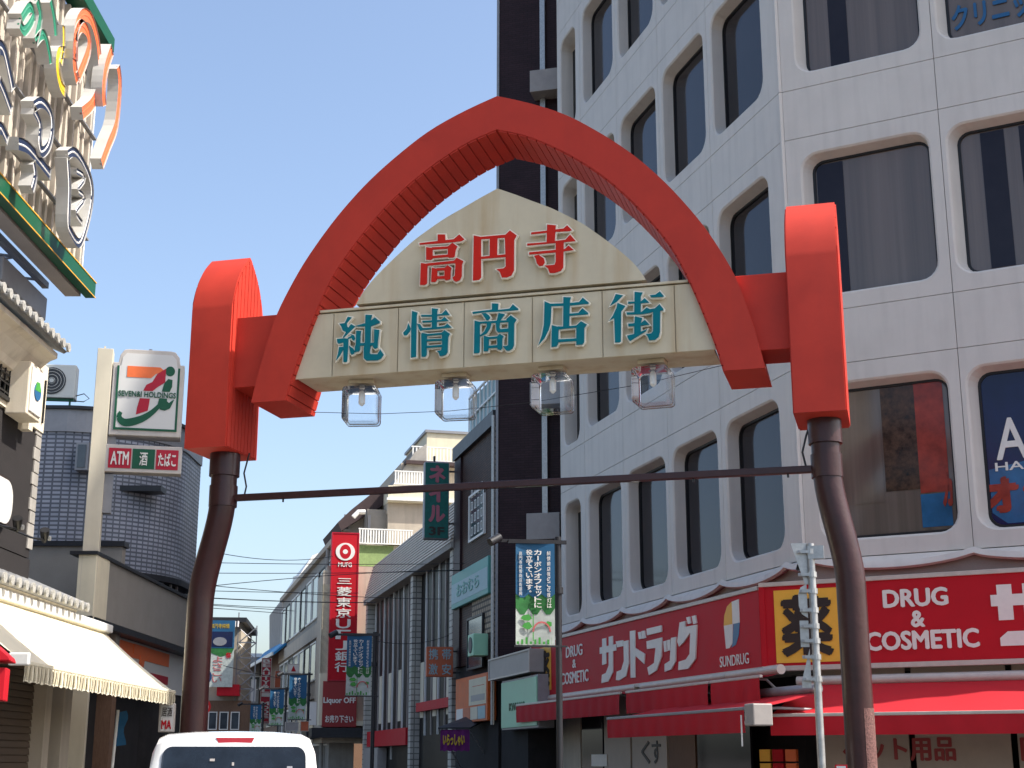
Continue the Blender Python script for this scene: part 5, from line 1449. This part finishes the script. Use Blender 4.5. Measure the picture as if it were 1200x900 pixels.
# red letterbox like sign at frame edge
rsn = thing('red_roofed_box', 'red box with a small pitched top at the left edge in front of the shutter', 'sign', LW, 12, -1, 0)
FR_ = Frame(-5.2, 14.4, 12)
INFO[rsn.name] = (FR_, (0, 0, 0)); rsn.location = FR_.pt(0, 0, 0); rsn.rotation_euler = (0, 0, FR_.a)
r_ = FR_.rect(-30, 782, 6, 821)
part('body', MB().box(r_[0], r_[1], 0, .3, r_[2], r_[3]), 'sign_red', rsn, bevel=.01)
r2 = FR_.rect(-34, 757, 15, 775)
part('roof', MB().prism([(r2[0], r2[2]), (r2[1], r2[2]), (r2[1] - .02, r2[2] + .05), (r2[0] + (r2[1] - r2[0]) * .55, r2[3] + .03), (r2[0], r2[3] + .03)], -.06, .36), 'sign_red', rsn, bevel=.015)
part('post', MB().box(r_[0] + .08, r_[0] + .14, .1, .16, 0, r_[2]), 'dark_metal', rsn)

# ---- rooftop neon sign
NF = Frame(-7.0, 0, 90)
nn_ = thing('rooftop_sign', 'large rooftop neon sign of raised letters on pale louvres with a green frame', 'sign', NF, 20, 0, 9)
z_b, z_t = 9.22, 13.40; s_e = 22.40
s_st = 10.0
part('backing', MB().box(s_st, s_e, .25, .35, z_b, z_t + .02), 'dark_metal', nn_)
lv = MB(); s = s_st
while s < s_e - .05:
    lv.box(s, s + .07, .10 + .03 * (int(s * 10) % 3), .2, z_b + .1, 20 if s < 0 else z_t - .05 + (0)); s += .125
part('louvre_slats', lv, 'louvre', nn_, kind='stuff')
hb = MB()
for z in (z_b + .7, z_b + 1.6, z_b + 2.5, z_b + 3.4):
    hb.box(s_st, s_e, .02, .09, z, z + .03)
part('fixing_rails', hb, 'grey_metal', nn_)
part('lower_frame', MB().box(s_st, s_e + .12, -.12, .04, z_b - .26, z_b + .02), 'green', nn_, bevel=.01)
part('frame_trim', MB().box(s_st, s_e + .13, -.13, -.12, z_b - .005, z_b + .012).box(s_st, s_e + .13, -.13, -.12, z_b - .26, z_b - .245), 'sign_yellow', nn_)
part('upper_frame', MB().box(s_st, s_e + .12, -.12, .2, z_t + .02, z_t + .28), 'green', nn_, bevel=.01)
part('end_frame', MB().box(s_e, s_e + .06, .1, .4, z_b, z_t), 'white_metal', nn_)
# steel lattice under the board
tr = MB()
for d in (.55, 1.9):
    tr.box(s_st, s_e - .2, d, d + .1, z_b - .2, z_b - .1)
s = 12.0
while s < s_e - .8:
    tr.tube([(s, .6, z_b - .15), (s + .55, 1.9, z_b - .15)], .025, 5); tr.tube([(s + .55, 1.9, z_b - .15), (s + 1.1, .6, z_b - .15)], .025, 5)
    tr.box(s, s + .07, 1.9, 1.97, 7.6, z_b - .1); tr.tube([(s, 1.93, 7.8), (s + 1.1, 1.93, z_b - .15)], .022, 5); s += 1.1
part('steel_frame', tr, 'grey_metal', nn_)
part('rear_beam', MB().box(s_st, s_e - .1, .05, .3, z_b - .30, z_b - .06), 'sign_grey', nn_)
part('base_box', MB().box(s_e - 2.4, s_e - .35, .5, 1.6, z_b - .8, z_b - .42), 'grey_metal', nn_, bevel=.02)
# raised letters: strokes as thick channel bands
def channel(u_v, width, m, out, parent=nn_, closed=False, nm='channel_letter'):
    pts = [NF.sz(u, v, -out) for u, v in u_v]
    pts = catmull(pts, 4)
    L_, R_ = [], []
    for i, p in enumerate(pts):
        a = pts[max(i - 1, 0)]; b = pts[min(i + 1, len(pts) - 1)]
        dx, dz = b[0] - a[0], b[1] - a[1]; l = math.hypot(dx, dz) or 1
        L_.append((p[0] - dz / l * width / 2, p[1] + dx / l * width / 2)); R_.append((p[0] + dz / l * width / 2, p[1] - dx / l * width / 2))
    mb = MB(); n = len(pts); vs = []
    for i in range(n):
        vs += [(L_[i][0], -out, L_[i][1]), (R_[i][0], -out, R_[i][1]), (R_[i][0], -out + .18, R_[i][1]), (L_[i][0], -out + .18, L_[i][1])]
    fs = []
    for i in range(n - 1):
        for j in (1, 2, 3):
            p = i * 4 + j; q = i * 4 + (j + 1) % 4; fs.append((p, q, q + 4, p + 4))
    fs += [(0, 1, 2, 3), (4 * n - 1, 4 * n - 2, 4 * n - 3, 4 * n - 4)]
    mb.add(vs, fs)
    o = part(nm, mb, 'neon_white', parent)
    fc = MB(); vs = []
    for i in range(n): vs += [(L_[i][0], -out + .02, L_[i][1]), (R_[i][0], -out + .02, R_[i][1])]
    fc.add(vs, [(2 * i, 2 * i + 2, 2 * i + 3, 2 * i + 1) for i in range(n - 1)])
    part('letter_face', fc, m, o)
    tb_ = MB().tube([(p[0], -out + .03, p[1]) for p in pts], .018, 6)
    part('neon_tube', tb_, 'tube' if m == 'neon_navy' else m, o)
    return o
channel([(92, 92), (104, 60), (104, 40), (96, 30), (89, 45), (88, 75), (92, 96)], 0.20, 'neon_orange', .55)
channel([(89, 70), (90, 35), (98, 18), (108, 24), (116, 55), (117, 95), (110, 120), (97, 133)], 0.20, 'neon_orange', .55)
channel([(132, 58), (125, 80), (122, 105), (123, 124)], 0.20, 'neon_orange', .65)
channel([(139, 78), (141, 100), (137, 145), (128, 170), (120, 192)], 0.20, 'neon_orange', .65)
channel([(75, 30), (75, 55), (72, 75)], 0.12, 'neon_yellow', .45)
channel([(80, 62), (70, 62), (68, 80), (72, 100), (77, 108)], 0.17, 'neon_yellow', .45)
channel([(44, 0), (48, 20), (42, 50)], 0.17, 'neon_green', .45)
channel([(26, 22), (36, 8), (40, 20), (30, 36), (24, 28)], 0.15, 'neon_green', .45)
channel([(60, 0), (64, 20), (66, 42)], 0.17, 'neon_green', .45)
channel([(42, 50), (52, 40), (58, 60), (60, 75)], 0.15, 'neon_green', .45)
channel([(0, 55), (6, 60), (12, 85), (16, 105)], 0.20, 'neon_navy', .4)
channel([(0, 95), (6, 108), (14, 130)], 0.17, 'neon_navy', .4)
channel([(0, 150), (4, 152), (10, 165)], 0.17, 'neon_navy', .4)
channel([(40, 125), (50, 120), (60, 132), (62, 150), (58, 170), (50, 178), (47, 165), (48, 145), (40, 128)], 0.16, 'neon_navy', .45)
channel([(22, 168), (32, 172), (42, 182), (60, 205)], 0.18, 'neon_navy', .42)
channel([(40, 190), (42, 205), (38, 222)], 0.16, 'neon_navy', .42)
channel([(80, 182), (88, 178), (98, 190), (107, 212), (108, 235), (102, 265), (94, 285), (84, 272), (81, 260), (82, 220), (80, 184)], 0.15, 'neon_navy', .5)
channel([(90, 200), (100, 208), (92, 222), (100, 232), (90, 248), (97, 262)], 0.10, 'neon_navy', .5)

# ================================================================== CONVENIENCE STORE SIGN AND ITS POST
SF = Frame(-6.55, 26.0, 12)
k7 = thing('sign_post', 'cream square post carrying the green framed store sign', 'post', SF, -1.2, .1, 0)
s1 = SF.sz(113, 430)[0]; s2 = SF.sz(131.5, 430)[0]
s1b = SF.sz(88, 850)[0]; s2b = SF.sz(110, 850)[0]
part('post', MB().box(min(s1, s1b) , s2, 0, .36, 0, SF.sz(122, 408)[1]), 'post_cream', k7, bevel=.008)
part('cap', MB().box(min(s1, s1b) + .1, min(s1, s1b) + .13, .15, .18, 9.0, SF.sz(122, 403)[1]), 'post_cream', k7)
for v0, v1 in ((520, 495), (600, 555)): part('bracket', MB().box(s2, s2 + .15, .1, .3, SF.sz(130, v0)[1], SF.sz(130, v1)[1]), 'grey_metal', k7)
ss_ = thing('store_sign', 'grey framed sign with orange, red and green figure 7 and letter i emblem', 'sign', SF, -.3, -.1, 7.3)
a = SF.sz(129, 480)[0]; b = SF.sz(213.5, 480)[0]; zb = SF.sz(170, 511)[1]; zt = SF.sz(170, 410)[1]
dpt = .42
W_ = b - a; Hh = zt - zb
def P7(pts): return [(a + W_ * x / 100, zb + Hh * y / 100) for x, y in pts]
shape = P7([(0, 0), (100, 0), (100, 84), (94, 84), (92, 93), (86, 99), (80, 100), (20, 100), (14, 99), (9, 93), (7, 84), (0, 84)])
part('casing', MB().prism(shape, 0, dpt), 'metal_rim', ss_, bevel=.012)
part('face', MB().prism(P7([(6, 6), (94, 6), (94, 80), (90, 80), (88, 90), (82, 95), (18, 95), (13, 90), (11, 80), (6, 80)]), -.012, .0), 'sign_face', ss_)
gf = MB()
for q in ([(6, 6), (94, 6), (94, 8.5), (6, 8.5)], [(6, 8.5), (9, 8.5), (9, 80), (6, 80)], [(91, 8.5), (94, 8.5), (94, 80), (91, 80)]): gf.prism(P7(q), -.02, -.0125)
part('green_frame', gf, 'green', ss_)
part('emblem', MB().prism(P7([(20, 67), (20, 80), (66, 80), (72, 76), (60, 72), (54, 67)]), -.019, -.0125), 'orange', ss_)
part('emblem', MB().prism(P7([(56, 62.5), (62, 72), (74, 79), (74, 63), (64, 57), (57, 52), (44, 52), (48, 59)]), -.022, -.0125), 'crimson', ss_)
part('emblem', MB().prism(P7([(40, 43), (54, 43), (53, 34), (52, 29), (36, 24), (37, 32)]), -.022, -.0125), 'crimson', ss_)
sw = [(15, 26, 5), (13, 20, 7), (20, 14.5, 8.5), (32, 15.5, 9), (46, 20, 8), (58, 27, 6.5), (68, 36, 5), (73, 43, 2)]
mb = MB(); sw2 = catmull([(x, y, w) for x, y, w in sw], 3)
for i in range(len(sw2) - 1):
    x0, y0, w0 = sw2[i]; x1, y1, w1 = sw2[i + 1]; dx, dy = x1 - x0, y1 - y0; l = math.hypot(dx, dy) or 1
    nx, ny = -dy / l, dx / l
    x0 -= dx * .15; y0 -= dy * .15; x1 += dx * .15; y1 += dy * .15
    mb.prism(P7([(x0 - nx * w0 / 2, y0 - ny * w0 / 2), (x1 - nx * w1 / 2, y1 - ny * w1 / 2), (x1 + nx * w1 / 2, y1 + ny * w1 / 2), (x0 + nx * w0 / 2, y0 + ny * w0 / 2)]), -.02 - i * .0002, -.0125)
part('emblem', mb, 'green', ss_)
part('emblem', MB().prism(P7([(86 + 0 * 0 - 6 + 6.5 * math.cos(q * PI / 9) * 1.05, 76 + 5.8 * math.sin(q * PI / 9)) for q in range(18)]), -.02, -.0125), 'green', ss_)
part('emblem', MB().prism(P7([(70, 52), (73, 62), (78, 67), (84, 66), (84, 58), (81, 52)]), -.0225, -.0125), 'green', ss_)
part('emblem', MB().prism(P7([(67, 44), (65, 36), (69, 31), (76, 30), (83, 33), (88, 43), (85, 42), (81, 39), (78, 41), (78, 44)]), -.0235, -.0125), 'green', ss_)
text('lettering', 'SEVEN&I HOLDINGS', a + W_ * .10, a + W_ * .90, zb + Hh * .445, zb + Hh * .51, -.016, 'green', ss_, .012)
part('hook', MB().box((a + b) / 2 - .03, (a + b) / 2 + .03, .15, .2, zt, zt + .06), 'grey_metal', ss_)
s3 = thing('small_store_sign', 'white framed sign of three fields lettered ATM 酒 たばこ', 'sign', SF, 0, -.05, 6.5)
a = SF.sz(123, 537)[0]; b = SF.sz(213, 537)[0]; zb = SF.sz(168, 554)[1]; zt = SF.sz(168, 522)[1]
part('casing', MB().box(a, b, 0, .3, zb, zt), 'metal_rim', s3, bevel=.012)
w = (b - a - .10) / 3
for k, (tx, m) in enumerate((('ATM', 'crimson'), ('酒', 'green'), ('たばこ', 'crimson'))):
    s0 = a + .05 + k * w
    part('field', MB().box(s0 + .012, s0 + w - .012, -.01, -.001, zb + .07, zt - .07), m, s3)
    q = .12 if k == 1 else .03
    text('lettering', tx, s0 + .02 + q, s0 + w - .02 - q, zb + .13, zt - .13, -.012, 'sign_white', s3, .012 if k == 1 else .022)

# ================================================================== CONVENIENCE STORE BUILDING
cs = thing('convenience_store', 'low store with grey overhanging wall and orange and red striped fascia', 'building', LW, 29, 0, 0)
za, zc_ = 4.07, 5.17
part('sunlit_wall_strip', MB().box(25.75, 26.62, -.03, .3, za, zc_), 'yellow_wall', cs, bevel=.01)  # sunlit stretch of the parapet wall, its light put into a paler colour
part('parapet_wall', MB().box(26.64, 34.9, -.0, .4, za, zc_), 'grey_wall', cs, bevel=.01)
part('coping', MB().box(25.7, 34.95, -.05, .45, zc_, zc_ + .06), 'dark_metal', cs)
part('soffit', MB().box(25.72, 34.9, -.02, 1.4, za - .12, za - .002), 'dark_metal', cs)
part('fascia', MB().box(25.75, 34.8, .28, .5, 3.05, za - .125), 'sign_face', cs)
for z0, z1, m in ((3.62, 3.9, 'orange'), (3.22, 3.4, 'green')):
    part('stripe', MB().box(25.8, 28.3, .265, .279, z0, z1), m, cs); part('stripe', MB().box(28.6, 33, .265, .279, z0, z1), m if m == 'orange' else 'crimson', cs)
part('stripe', MB().box(25.78, 26.35, .262, .28, 3.3, 3.93), 'crimson', cs)
part('emblem', MB().prism([(29.8, 3.9), (30.9, 3.9), (30.5, 3.1), (30.1, 3.1), (30.4, 3.7), (29.8, 3.7)], .25, .262), 'orange', cs)
part('dark_shopfront', MB().box(22.65, 34.9, .6, 1.0, 0, 3.1), 'cloth_dark', cs)
part('yellow_board', MB().box(24.4, 27.2, .5, .58, 2.45, 2.9), 'gold', cs)
part('notice', MB().box(26.8, 27.5, .45, .52, 2.1, 2.4), 'mint', cs)
part('wood_column', MB().box(28.6, 28.9, .3, .6, 0, 3.0), 'wood', cs)
part('shop_light', MB().disc(29.2, .4, 2.55, .05, .05, 10), 'tube_lit', cs)
# mosaic upper building with rounded corner
mo = thing('mosaic_building', 'blue grey mosaic tiled building with rounded corner behind the store signs', 'building', ORIGIN, -10, 31, 0)
cxm, cym, rm = -10.1, 33.0, 2.5
zm = 9.02
plan = []
A0 = math.radians(-82)
plan.append((-16.0, 30.55 - .25))
for k in range(19):
    a_ = A0 + (0 - A0) * k / 18
    plan.append((cxm + rm * math.cos(a_), cym + rm * math.sin(a_)))
plan += [(cxm + rm, 34.4), (-16, 34.4)]
part('wall', MB().plan(plan, 5.55, zm - .5), 'mosaic', mo)
def grow(pl, e):
    c = (-12.5, 37); return [(x + e * (1 if x > c[0] else -1) * (1 if i else 0), y - e if y < 36 else y) for i, (x, y) in enumerate(pl)]
part('top_band', MB().plan(grow(plan, .04), zm - .5, zm), 'grey_metal', mo)
part('coping', MB().plan(grow(plan, .10), zm, zm + .07), 'dark_metal', mo)
part('window_band', MB().plan(grow(plan, -.12), 4.6, 5.42), 'glass_dark', mo)
part('sill_band', MB().plan(grow(plan, .08), 5.42, 5.55), 'dark_metal', mo)
for k in range(9):
    a_ = math.radians(-75 + k * 9); x = cxm + (rm - .06) * math.cos(a_); y = cym + (rm - .06) * math.sin(a_)
    part('mullion', MB().tube([(x, y, 4.6), (x, y, 5.42)], .035, 6), 'grey_metal', mo)
part('base', MB().plan(grow(plan, -.2), 0, 4.6), 'cloth_dark', mo)
FM = Frame(-10, 30.42, 1.5)
conv = lambda mb: mb
r_ = FM.rect(89, 519, 104, 551, -.05)
p0 = FM.pt(r_[0], -.06); p1 = FM.pt(r_[1], -.06)
wo = part('window', MB().box(p0.x, p1.x, p0.y - .03, p0.y + .3, r_[2], r_[3]), 'grey_metal', mo)
part('pane', MB().box(p0.x + .05, p1.x - .05, p0.y - .05, p0.y - .032, r_[2] + .05, r_[3] - .05), 'glass_far', wo)
r_ = SF.rect(165, 555, 204, 568, 6)
part('canopy_beam', MB().box(-9.0, -7.7, 31.0, 31.5, 7.3, 7.42), 'dark_metal', mo)
# low rendered wall between tiled shop and store
lw_ = thing('rendered_wall', 'dull beige rendered wall with dark coping between tiled shop and sign post', 'wall', ORIGIN, -9, 28, 0)
FQ = Frame(-9, 28, 2)
r_ = FQ.rect(28, 640, 108, 720)
INFO[lw_.name] = (FQ, (0, 0, 0)); lw_.location = FQ.pt(0, 0, 0); lw_.rotation_euler = (0, 0, FQ.a)
part('wall', MB().box(r_[0], 1.35, 0, .3, 3.6, r_[3]), 'grey_wall', lw_)
part('coping', MB().box(r_[0], 1.4, -.06, .36, r_[3], r_[3] + .1), 'dark_metal', lw_)
# roof air conditioner
FA = Frame(-9.8, 31.6, 8)
ra = thing('air_conditioner', 'pale outdoor air conditioner unit with round fan on the mosaic building roof', 'air conditioner', FA, 0, 0, zm)
a, b, z0, z1 = FA.rect(49, 427, 88.5, 466)
part('casing', MB().box(a, b, 0, .4, z0, z1), 'ac_white', ra, bevel=.02)
cx_ = a + (b - a) * .3; cz_ = (z0 + z1) / 2
part('fan_grille', MB().disc(cx_, -.02, cz_, (z1 - z0) * .4, .02, 24), 'ac_dark', ra)
mb = MB()
for k in range(1, 5):
    rr_ = (z1 - z0) * .4 * k / 4.5
    mb.tube([(cx_ + rr_ * math.cos(q * PI / 12), -.03, cz_ + rr_ * math.sin(q * PI / 12)) for q in range(25)], .006, 4, caps=False)
part('grille_wires', mb, 'ac_white', ra)
part('hub', MB().disc(cx_, -.045, cz_, .05, .02, 12), 'ac_white', ra)
part('stand', MB().box(a + .02, b - .02, .05, .1, z0 - .06, z0).box(a + .05, a + .09, .05, .1, zm, z0).box(b - .12, b - .08, .05, .1, zm, z0).box(a + .05, b - .08, .3, .35, zm, zm + .04), 'green', ra)
part('hose', MB().tube([(b, .2, z0 + .1), (b + .18, .2, z0 + .16), (b + .3, .2, z0 + .05), (b + .18, .2, z0 - .03), (b - .02, .2, z0 - .02)], .012, 6), 'dark_metal', ra)

# parking advert box, flag banner and traffic signs by the left pole
FT = Frame(-5.6, 25, 10)
vs_ = thing('menu_sign', 'white vertical sign box with black and red letters beside the left pole', 'sign', FT, 0, 0, 0)
a, b, z0, z1 = FT.rect(186, 824, 205, 858)
part('casing', MB().box(a, b, 0, .2, z0, z1), 'metal_rim', vs_, bevel=.01)
part('face', MB().box(a + .03, b - .03, -.01, -.001, z0 + .02, z1 - .03), 'sign_face', vs_)
text('lettering', '居酒', a + .05, b - .05, z0 + .26, z1 - .07, -.012, 'sign_black', vs_, .0)
text('lettering', 'MA', a + .05, b - .05, z0 + .05, z0 + .2, -.012, 'sign_red', vs_, .03)
part('post', MB().box((a + b) / 2 - .03, (a + b) / 2 + .03, .05, .1, 0, z0), 'dark_metal', vs_)
fl = thing('pole_flag', 'small green and blue shop flag on a slim white pole under the cream awning', 'flag', FT, -1, 0, 0)
p0 = FT.sz(130, 900); p1 = FT.sz(138.5, 832)
part('pole', MB().tube([(p0[0] - .03, 0, 0), (p1[0], 0, p1[1])], .025, 8), 'white_metal', fl)
mb = MB(); vs = []
for k in range(9):
    z = p1[1] - .04 - k * .07; vs += [(p1[0] - .005 * k, 0, z), (p1[0] + .14 + .03 * math.sin(k), .03 * math.sin(k * 1.5), z + .03)]
mb.add(vs, [(2 * k, 2 * k + 1, 2 * k + 3, 2 * k + 2) for k in range(8)])
part('cloth', mb, 'banner_blue', fl, smooth=True)
FS = Frame(-5.9, 29, 6)
for (u, v, r, lab) in ((238, 793, 10, 'round blue traffic sign half hidden behind the left brown pole'), (237, 828, 10, 'round white traffic sign with red rim behind the left brown pole')):
    s, z = FS.sz(u, v)
    t = thing('traffic_sign', lab, 'traffic sign', FS, s, 0, 0)
    R0 = r * 29 / 1737
    if 'blue' in lab:
        part('plate', MB().disc(s, 0, z, R0, .03, 28), 'sign_blue', t)
        part('arrow', MB().prism([(s - .02, z - .1), (s + .02, z - .1), (s + .02, z + .02), (s + .06, z + .02), (s, z + .11), (s - .06, z + .02), (s - .02, z + .02)], -.01, -.002), 'sign_white', t)
    else:
        part('plate', MB().disc(s, 0, z, R0, .03, 28), 'sign_tred', t); part('inner_field', MB().disc(s, -.008, z, R0 * .74, .007, 28), 'sign_face', t)
        part('symbol', MB().box(s - .07, s + .05, -.014, -.009, z - .03, z + .03).box(s - .02, s + .02, -.015, -.009, z - .09, z + .08), 'sign_blue', t)
    part('post', MB().tube([(s, .08, 0), (s, .08, z + .15)], .03, 10), 'grey_metal', t)

# ================================================================== GALVANISED POLE WITH SIGN BACKS (right foreground)
FG = Frame(2.3, 11, -15)
s, _ = FG.sz(958, 800)
sp_ = thing('galvanised_pole', 'thin galvanised pole with sign plates seen edge on, beside the right brown pole', 'pole', FG, s, 0, 0)
zt = FG.sz(954, 637)[1]
part('post', MB().tube([(s, 0, 0), (s, 0, zt)], .029, 16), 'steel', sp_, smooth=True)
def plate(v0, v1, wd, skew, shp):
    z1 = FG.sz(955, v0)[1]; z0 = FG.sz(955, v1)[1]; zm_ = (z0 + z1) / 2; h = z1 - z0
    # plates face away down the road on the left, so only their edges and backs show
    ang = math.radians(skew)
    def tp(x, y, z): return (s - .045 + x * math.cos(ang), y * 1 + x * math.sin(ang) - .0, z)
    if shp == 'tri': outl = [(-wd * .1, z0), (-wd, z1 - .02), (-wd, z1), (0.02, z1), (.02, z0)]
    elif shp == 'round': outl = [(0.0, z0), (-wd * .7, z0 + h * .12), (-wd, z0 + h * .35), (-wd, z1 - h * .3), (-wd * .7, z1 - h * .1), (0, z1)]
    elif shp == 'tri2': outl = [(0, z0), (-wd, z0), (-wd, z0 + .05), (0, z1)]
    else: outl = [(0, z0), (-wd, z0), (-wd, z1), (0, z1)]
    mb = MB(); n = len(outl)
    vs = [tp(x, 0, z) for x, z in outl] + [tp(x, .012, z) for x, z in outl]
    fs = [tuple(range(n)), tuple(range(2 * n - 1, n - 1, -1))] + [(i, n + i, n + (i + 1) % n, (i + 1) % n) for i in range(n)]
    mb.add(vs, fs); pp = part('plate', mb, 'steel', sp_)
    for z in (z0 + h * .22, z1 - h * .22):
        part('clamp', MB().tube([(s, 0, z - .02), (s, 0, z + .02)], .038, 12).box(s - .10, s, -.035, -.02, z - .012, z + .012), 'steel', sp_)
        part('bolt', MB().disc(s - .085, -.05, z, .010, .015, 6), 'grey_metal', sp_)
plate(636, 684, .10, 12, 'tri'); plate(684, 724, .065, 12, 'round'); plate(727, 758, .065, 10, 'sq'); plate(760, 806, .07, 10, 'tri2')
part('top_brace', MB().box(s - .02, s + .10, -.03, .03, zt - .12, zt - .02), 'steel', sp_)
# small red-rimmed notice at the foot of the right pole
nt_ = thing('small_notice', 'small red edged notice plate at the foot of the right brown pole', 'notice', FG, s + .2, 0, 0)
r_ = FG.rect(979, 896, 993, 915)
part('plate', MB().box(r_[0], r_[1], 0, .02, r_[2], r_[3]), 'sign_red', nt_)
part('face', MB().box(r_[0] + .01, r_[1] - .01, -.004, -.001, r_[2] + .01, r_[3] - .01), 'sign_face', nt_)
part('stake', MB().box((r_[0] + r_[1]) / 2 - .01, (r_[0] + r_[1]) / 2 + .01, .003, .018, 0, r_[2]), 'grey_metal', nt_)

# ================================================================== WHITE CAR
FC = Frame(-2.53, 13.5, 10.5)
car = thing('car', 'white minivan seen from behind with a red high brake lamp and dark rear window', 'car', FC, 0, 2, 0)
def section(y, hw_low, hw_belt, hw_roof, z0, zbelt, zroof):
    pts = [(-hw_low * .92, z0), (-hw_low, z0 + .18), (-hw_low - .01, zbelt * .7), (-hw_belt, zbelt), (-hw_belt * .97, zbelt + .06),
           (-hw_roof - .015, zroof - .13), (-hw_roof + .02, zroof - .05), (-hw_roof + .10, zroof - .012), (-hw_roof * .5, zroof + .008), (0, zroof + .014)]
    pts = pts + [(-x, z) for x, z in pts[-2::-1]]
    return [(x, y, z) for x, z in pts]
secs = [section(.02, .80, .79, .60, .35, 1.0, 1.02), section(.0, .80, .80, .795, .35, 1.0, 1.05)]
secs = [section(0.00, .80, .80, .78, .32, 1.02, 1.08), section(.05, .82, .82, .765, .30, 1.02, 1.30), section(.12, .83, .83, .745, .28, 1.02, 1.60),
        section(.18, .83, .83, .725, .28, 1.02, 1.78), section(.26, .83, .83, .715, .28, 1.02, 1.825), section(.45, .83, .83, .712, .28, 1.02, 1.845), section(1.6, .84, .84, .715, .26, 1.02, 1.86),
        section(2.4, .84, .84, .70, .26, 1.0, 1.84), section(2.75, .84, .84, .67, .26, 1.0, 1.77), section(3.4, .83, .82, .62, .28, .98, 1.25),
        section(3.9, .78, .76, .60, .30, .90, 1.02), section(4.05, .70, .68, .55, .36, .80, .86)]
mb = MB(); n = len(secs[0])
vs = [p for s_ in secs for p in s_]
fs = [(i * n + j, i * n + j + 1, (i + 1) * n + j + 1, (i + 1) * n + j) for i in range(len(secs) - 1) for j in range(n - 1)]
fs = [q[::-1] for q in fs]
fs.append(tuple(range(n))); fs.append(tuple(range(len(vs) - 1, len(vs) - 1 - n, -1)))
mb.add(vs, fs)
body = part('body', mb, 'car_white', car, smooth=True)
# rear window follows the sloping tailgate
def tail_y(z):
    tab = [(1.08, 0.0), (1.30, .05), (1.60, .12), (1.78, .18)]
    for (a, b), (c, d) in zip(tab, tab[1:]):
        if z <= c: return b + (d - b) * (z - a) / (c - a)
    return .18
wpts = rr(-.665, .665, 1.16, 1.715, .09, 5)
vs = []
for x, z in wpts:
    k = 1 - .05 * (z - 1.16)
    vs.append((x * k, tail_y(z) - .012, z))
vs2 = [(x, y + .03, z) for x, y, z in vs]
n = len(vs)
part('rear_window', MB().add(vs + vs2, [tuple(range(n))] + [(i, n + i, n + (i + 1) % n, (i + 1) % n) for i in range(n)]), 'car_glass', car)
part('brake_lamp', MB().add([(-.15, .165, 1.745), (.15, .165, 1.745), (.175, .172, 1.795), (-.175, .172, 1.795), (-.15, .21, 1.745), (.15, .21, 1.745), (.175, .21, 1.795), (-.175, .21, 1.795)],
     [(0, 1, 2, 3), (1, 5, 6, 2), (4, 0, 3, 7), (3, 2, 6, 7), (4, 5, 1, 0)]), 'tail_red', car)
for sg in (-1, 1):
    part('tail_lamp', MB().box(sg * .79 - .05, sg * .79 + .05, -.03, .12, .62, 1.02), 'tail_red', car, bevel=.02)
    part('side_window', MB().add([(sg * .80, .55, 1.10), (sg * .80, 3.0, 1.10), (sg * .735, 2.5, 1.66), (sg * .735, .50, 1.66)], [(0, 1, 2, 3) if sg > 0 else (3, 2, 1, 0)]), 'car_glass', car)
    part('mirror', MB().box(sg * .95 - .09, sg * .95 + .09, 2.75, 2.88, 1.08, 1.26), 'car_white', car, bevel=.03)
part('bumper', MB().box(-.82, .82, -.08, .08, .30, .62), 'car_white', car, bevel=.04)
part('number_plate', MB().box(-.17, .17, -.05, .0, .72, .88), 'sign_face', car)
part('wiper', MB().tube([(.0, -.02, 1.13), (.30, .0, 1.20)], .012, 6), 'tyre', car)
for x in (-.76, .76):
    for y in (.72, 3.25):
        wv = []
        t_ = MB().tube([(x - .09, y, .31), (x + .09, y, .31)], .31, 24)
        wo = part('wheel', t_, 'tyre', car, smooth=True)
        part('rim', MB().tube([(x - .095, y, .31), (x + .095, y, .31)], .19, 20), 'steel', wo, smooth=True)
for x, z, w_, h_, m in ((-.22, 1.585, .045, .022, 'sign_grey'), (.48, 1.52, .05, .02, 'grey_metal'), (-.02, 1.545, .02, .03, 'sign_grey')):
    y = tail_y(z) - .016
    part('sticker', MB().add([(x, y - .001, z), (x + w_, y - .001, z), (x + w_, y + h_ * .22, z + h_), (x, y + h_ * .22, z + h_)], [(0, 1, 2, 3)]), m, car)

# ================================================================== OVERHEAD CABLES
def cable(u0, v0, u1, v1, y0, y1, sag, r, i):
    def P(u, v, Y):
        q = ray(u, v); k = Y / q[1]; return Vector((q[0] * k, Y, EYE + q[2] * k))
    a = P(u0, v0, y0); b = P(u1, v1, y1); pts = []
    for k in range(13):
        t = k / 12; p = a.lerp(b, t); p.z -= sag * 4 * t * (1 - t); pts.append(tuple(p))
    mb = MB().tube(pts, r, 5)
    labs = {0: 'topmost thin cable sagging across the street sky', 1: 'straight cable second from the top across the sky', 2: 'cable crossing over the bank sign emblem', 3: 'cable crossing another one to the left of the bank sign', 4: 'rising cable that crosses the falling one near the left pole',
            5: 'level cable in the middle of the bundle', 6: 'thick cable across the first white character of the bank sign', 7: 'thin cable just below the thick one', 8: 'second lowest cable running down to the concrete building', 9: 'lowest cable running down to the grey block',
            10: 'cable drooping between the brick pier and the banner post', 11: 'low far cable over the end of the street'}
    single('overhead_cable', labs[i], 'cable', ORIGIN, mb, 'wire', group='overhead cables')
cables = [(238, 644, 390, 652, .18), (190, 658, 560, 660, .05), (190, 671, 560, 668, .05), (200, 681, 520, 702, .1), (200, 692, 560, 668, -.12), (200, 691, 420, 695, .02), (200, 698, 440, 706, .05), (200, 704, 335, 712, .03), (200, 706, 345, 716, .0), (200, 709, 335, 719, .0), (436, 750, 540, 738, .25), (262, 780, 330, 795, .02)]
for i, (u0, v0, u1, v1, sg) in enumerate(cables):
    cable(u0, v0, u1, v1, 34.2 if i < 10 else 40, 44 if i < 10 else 48, sg, .009 if i != 6 else .014, i)
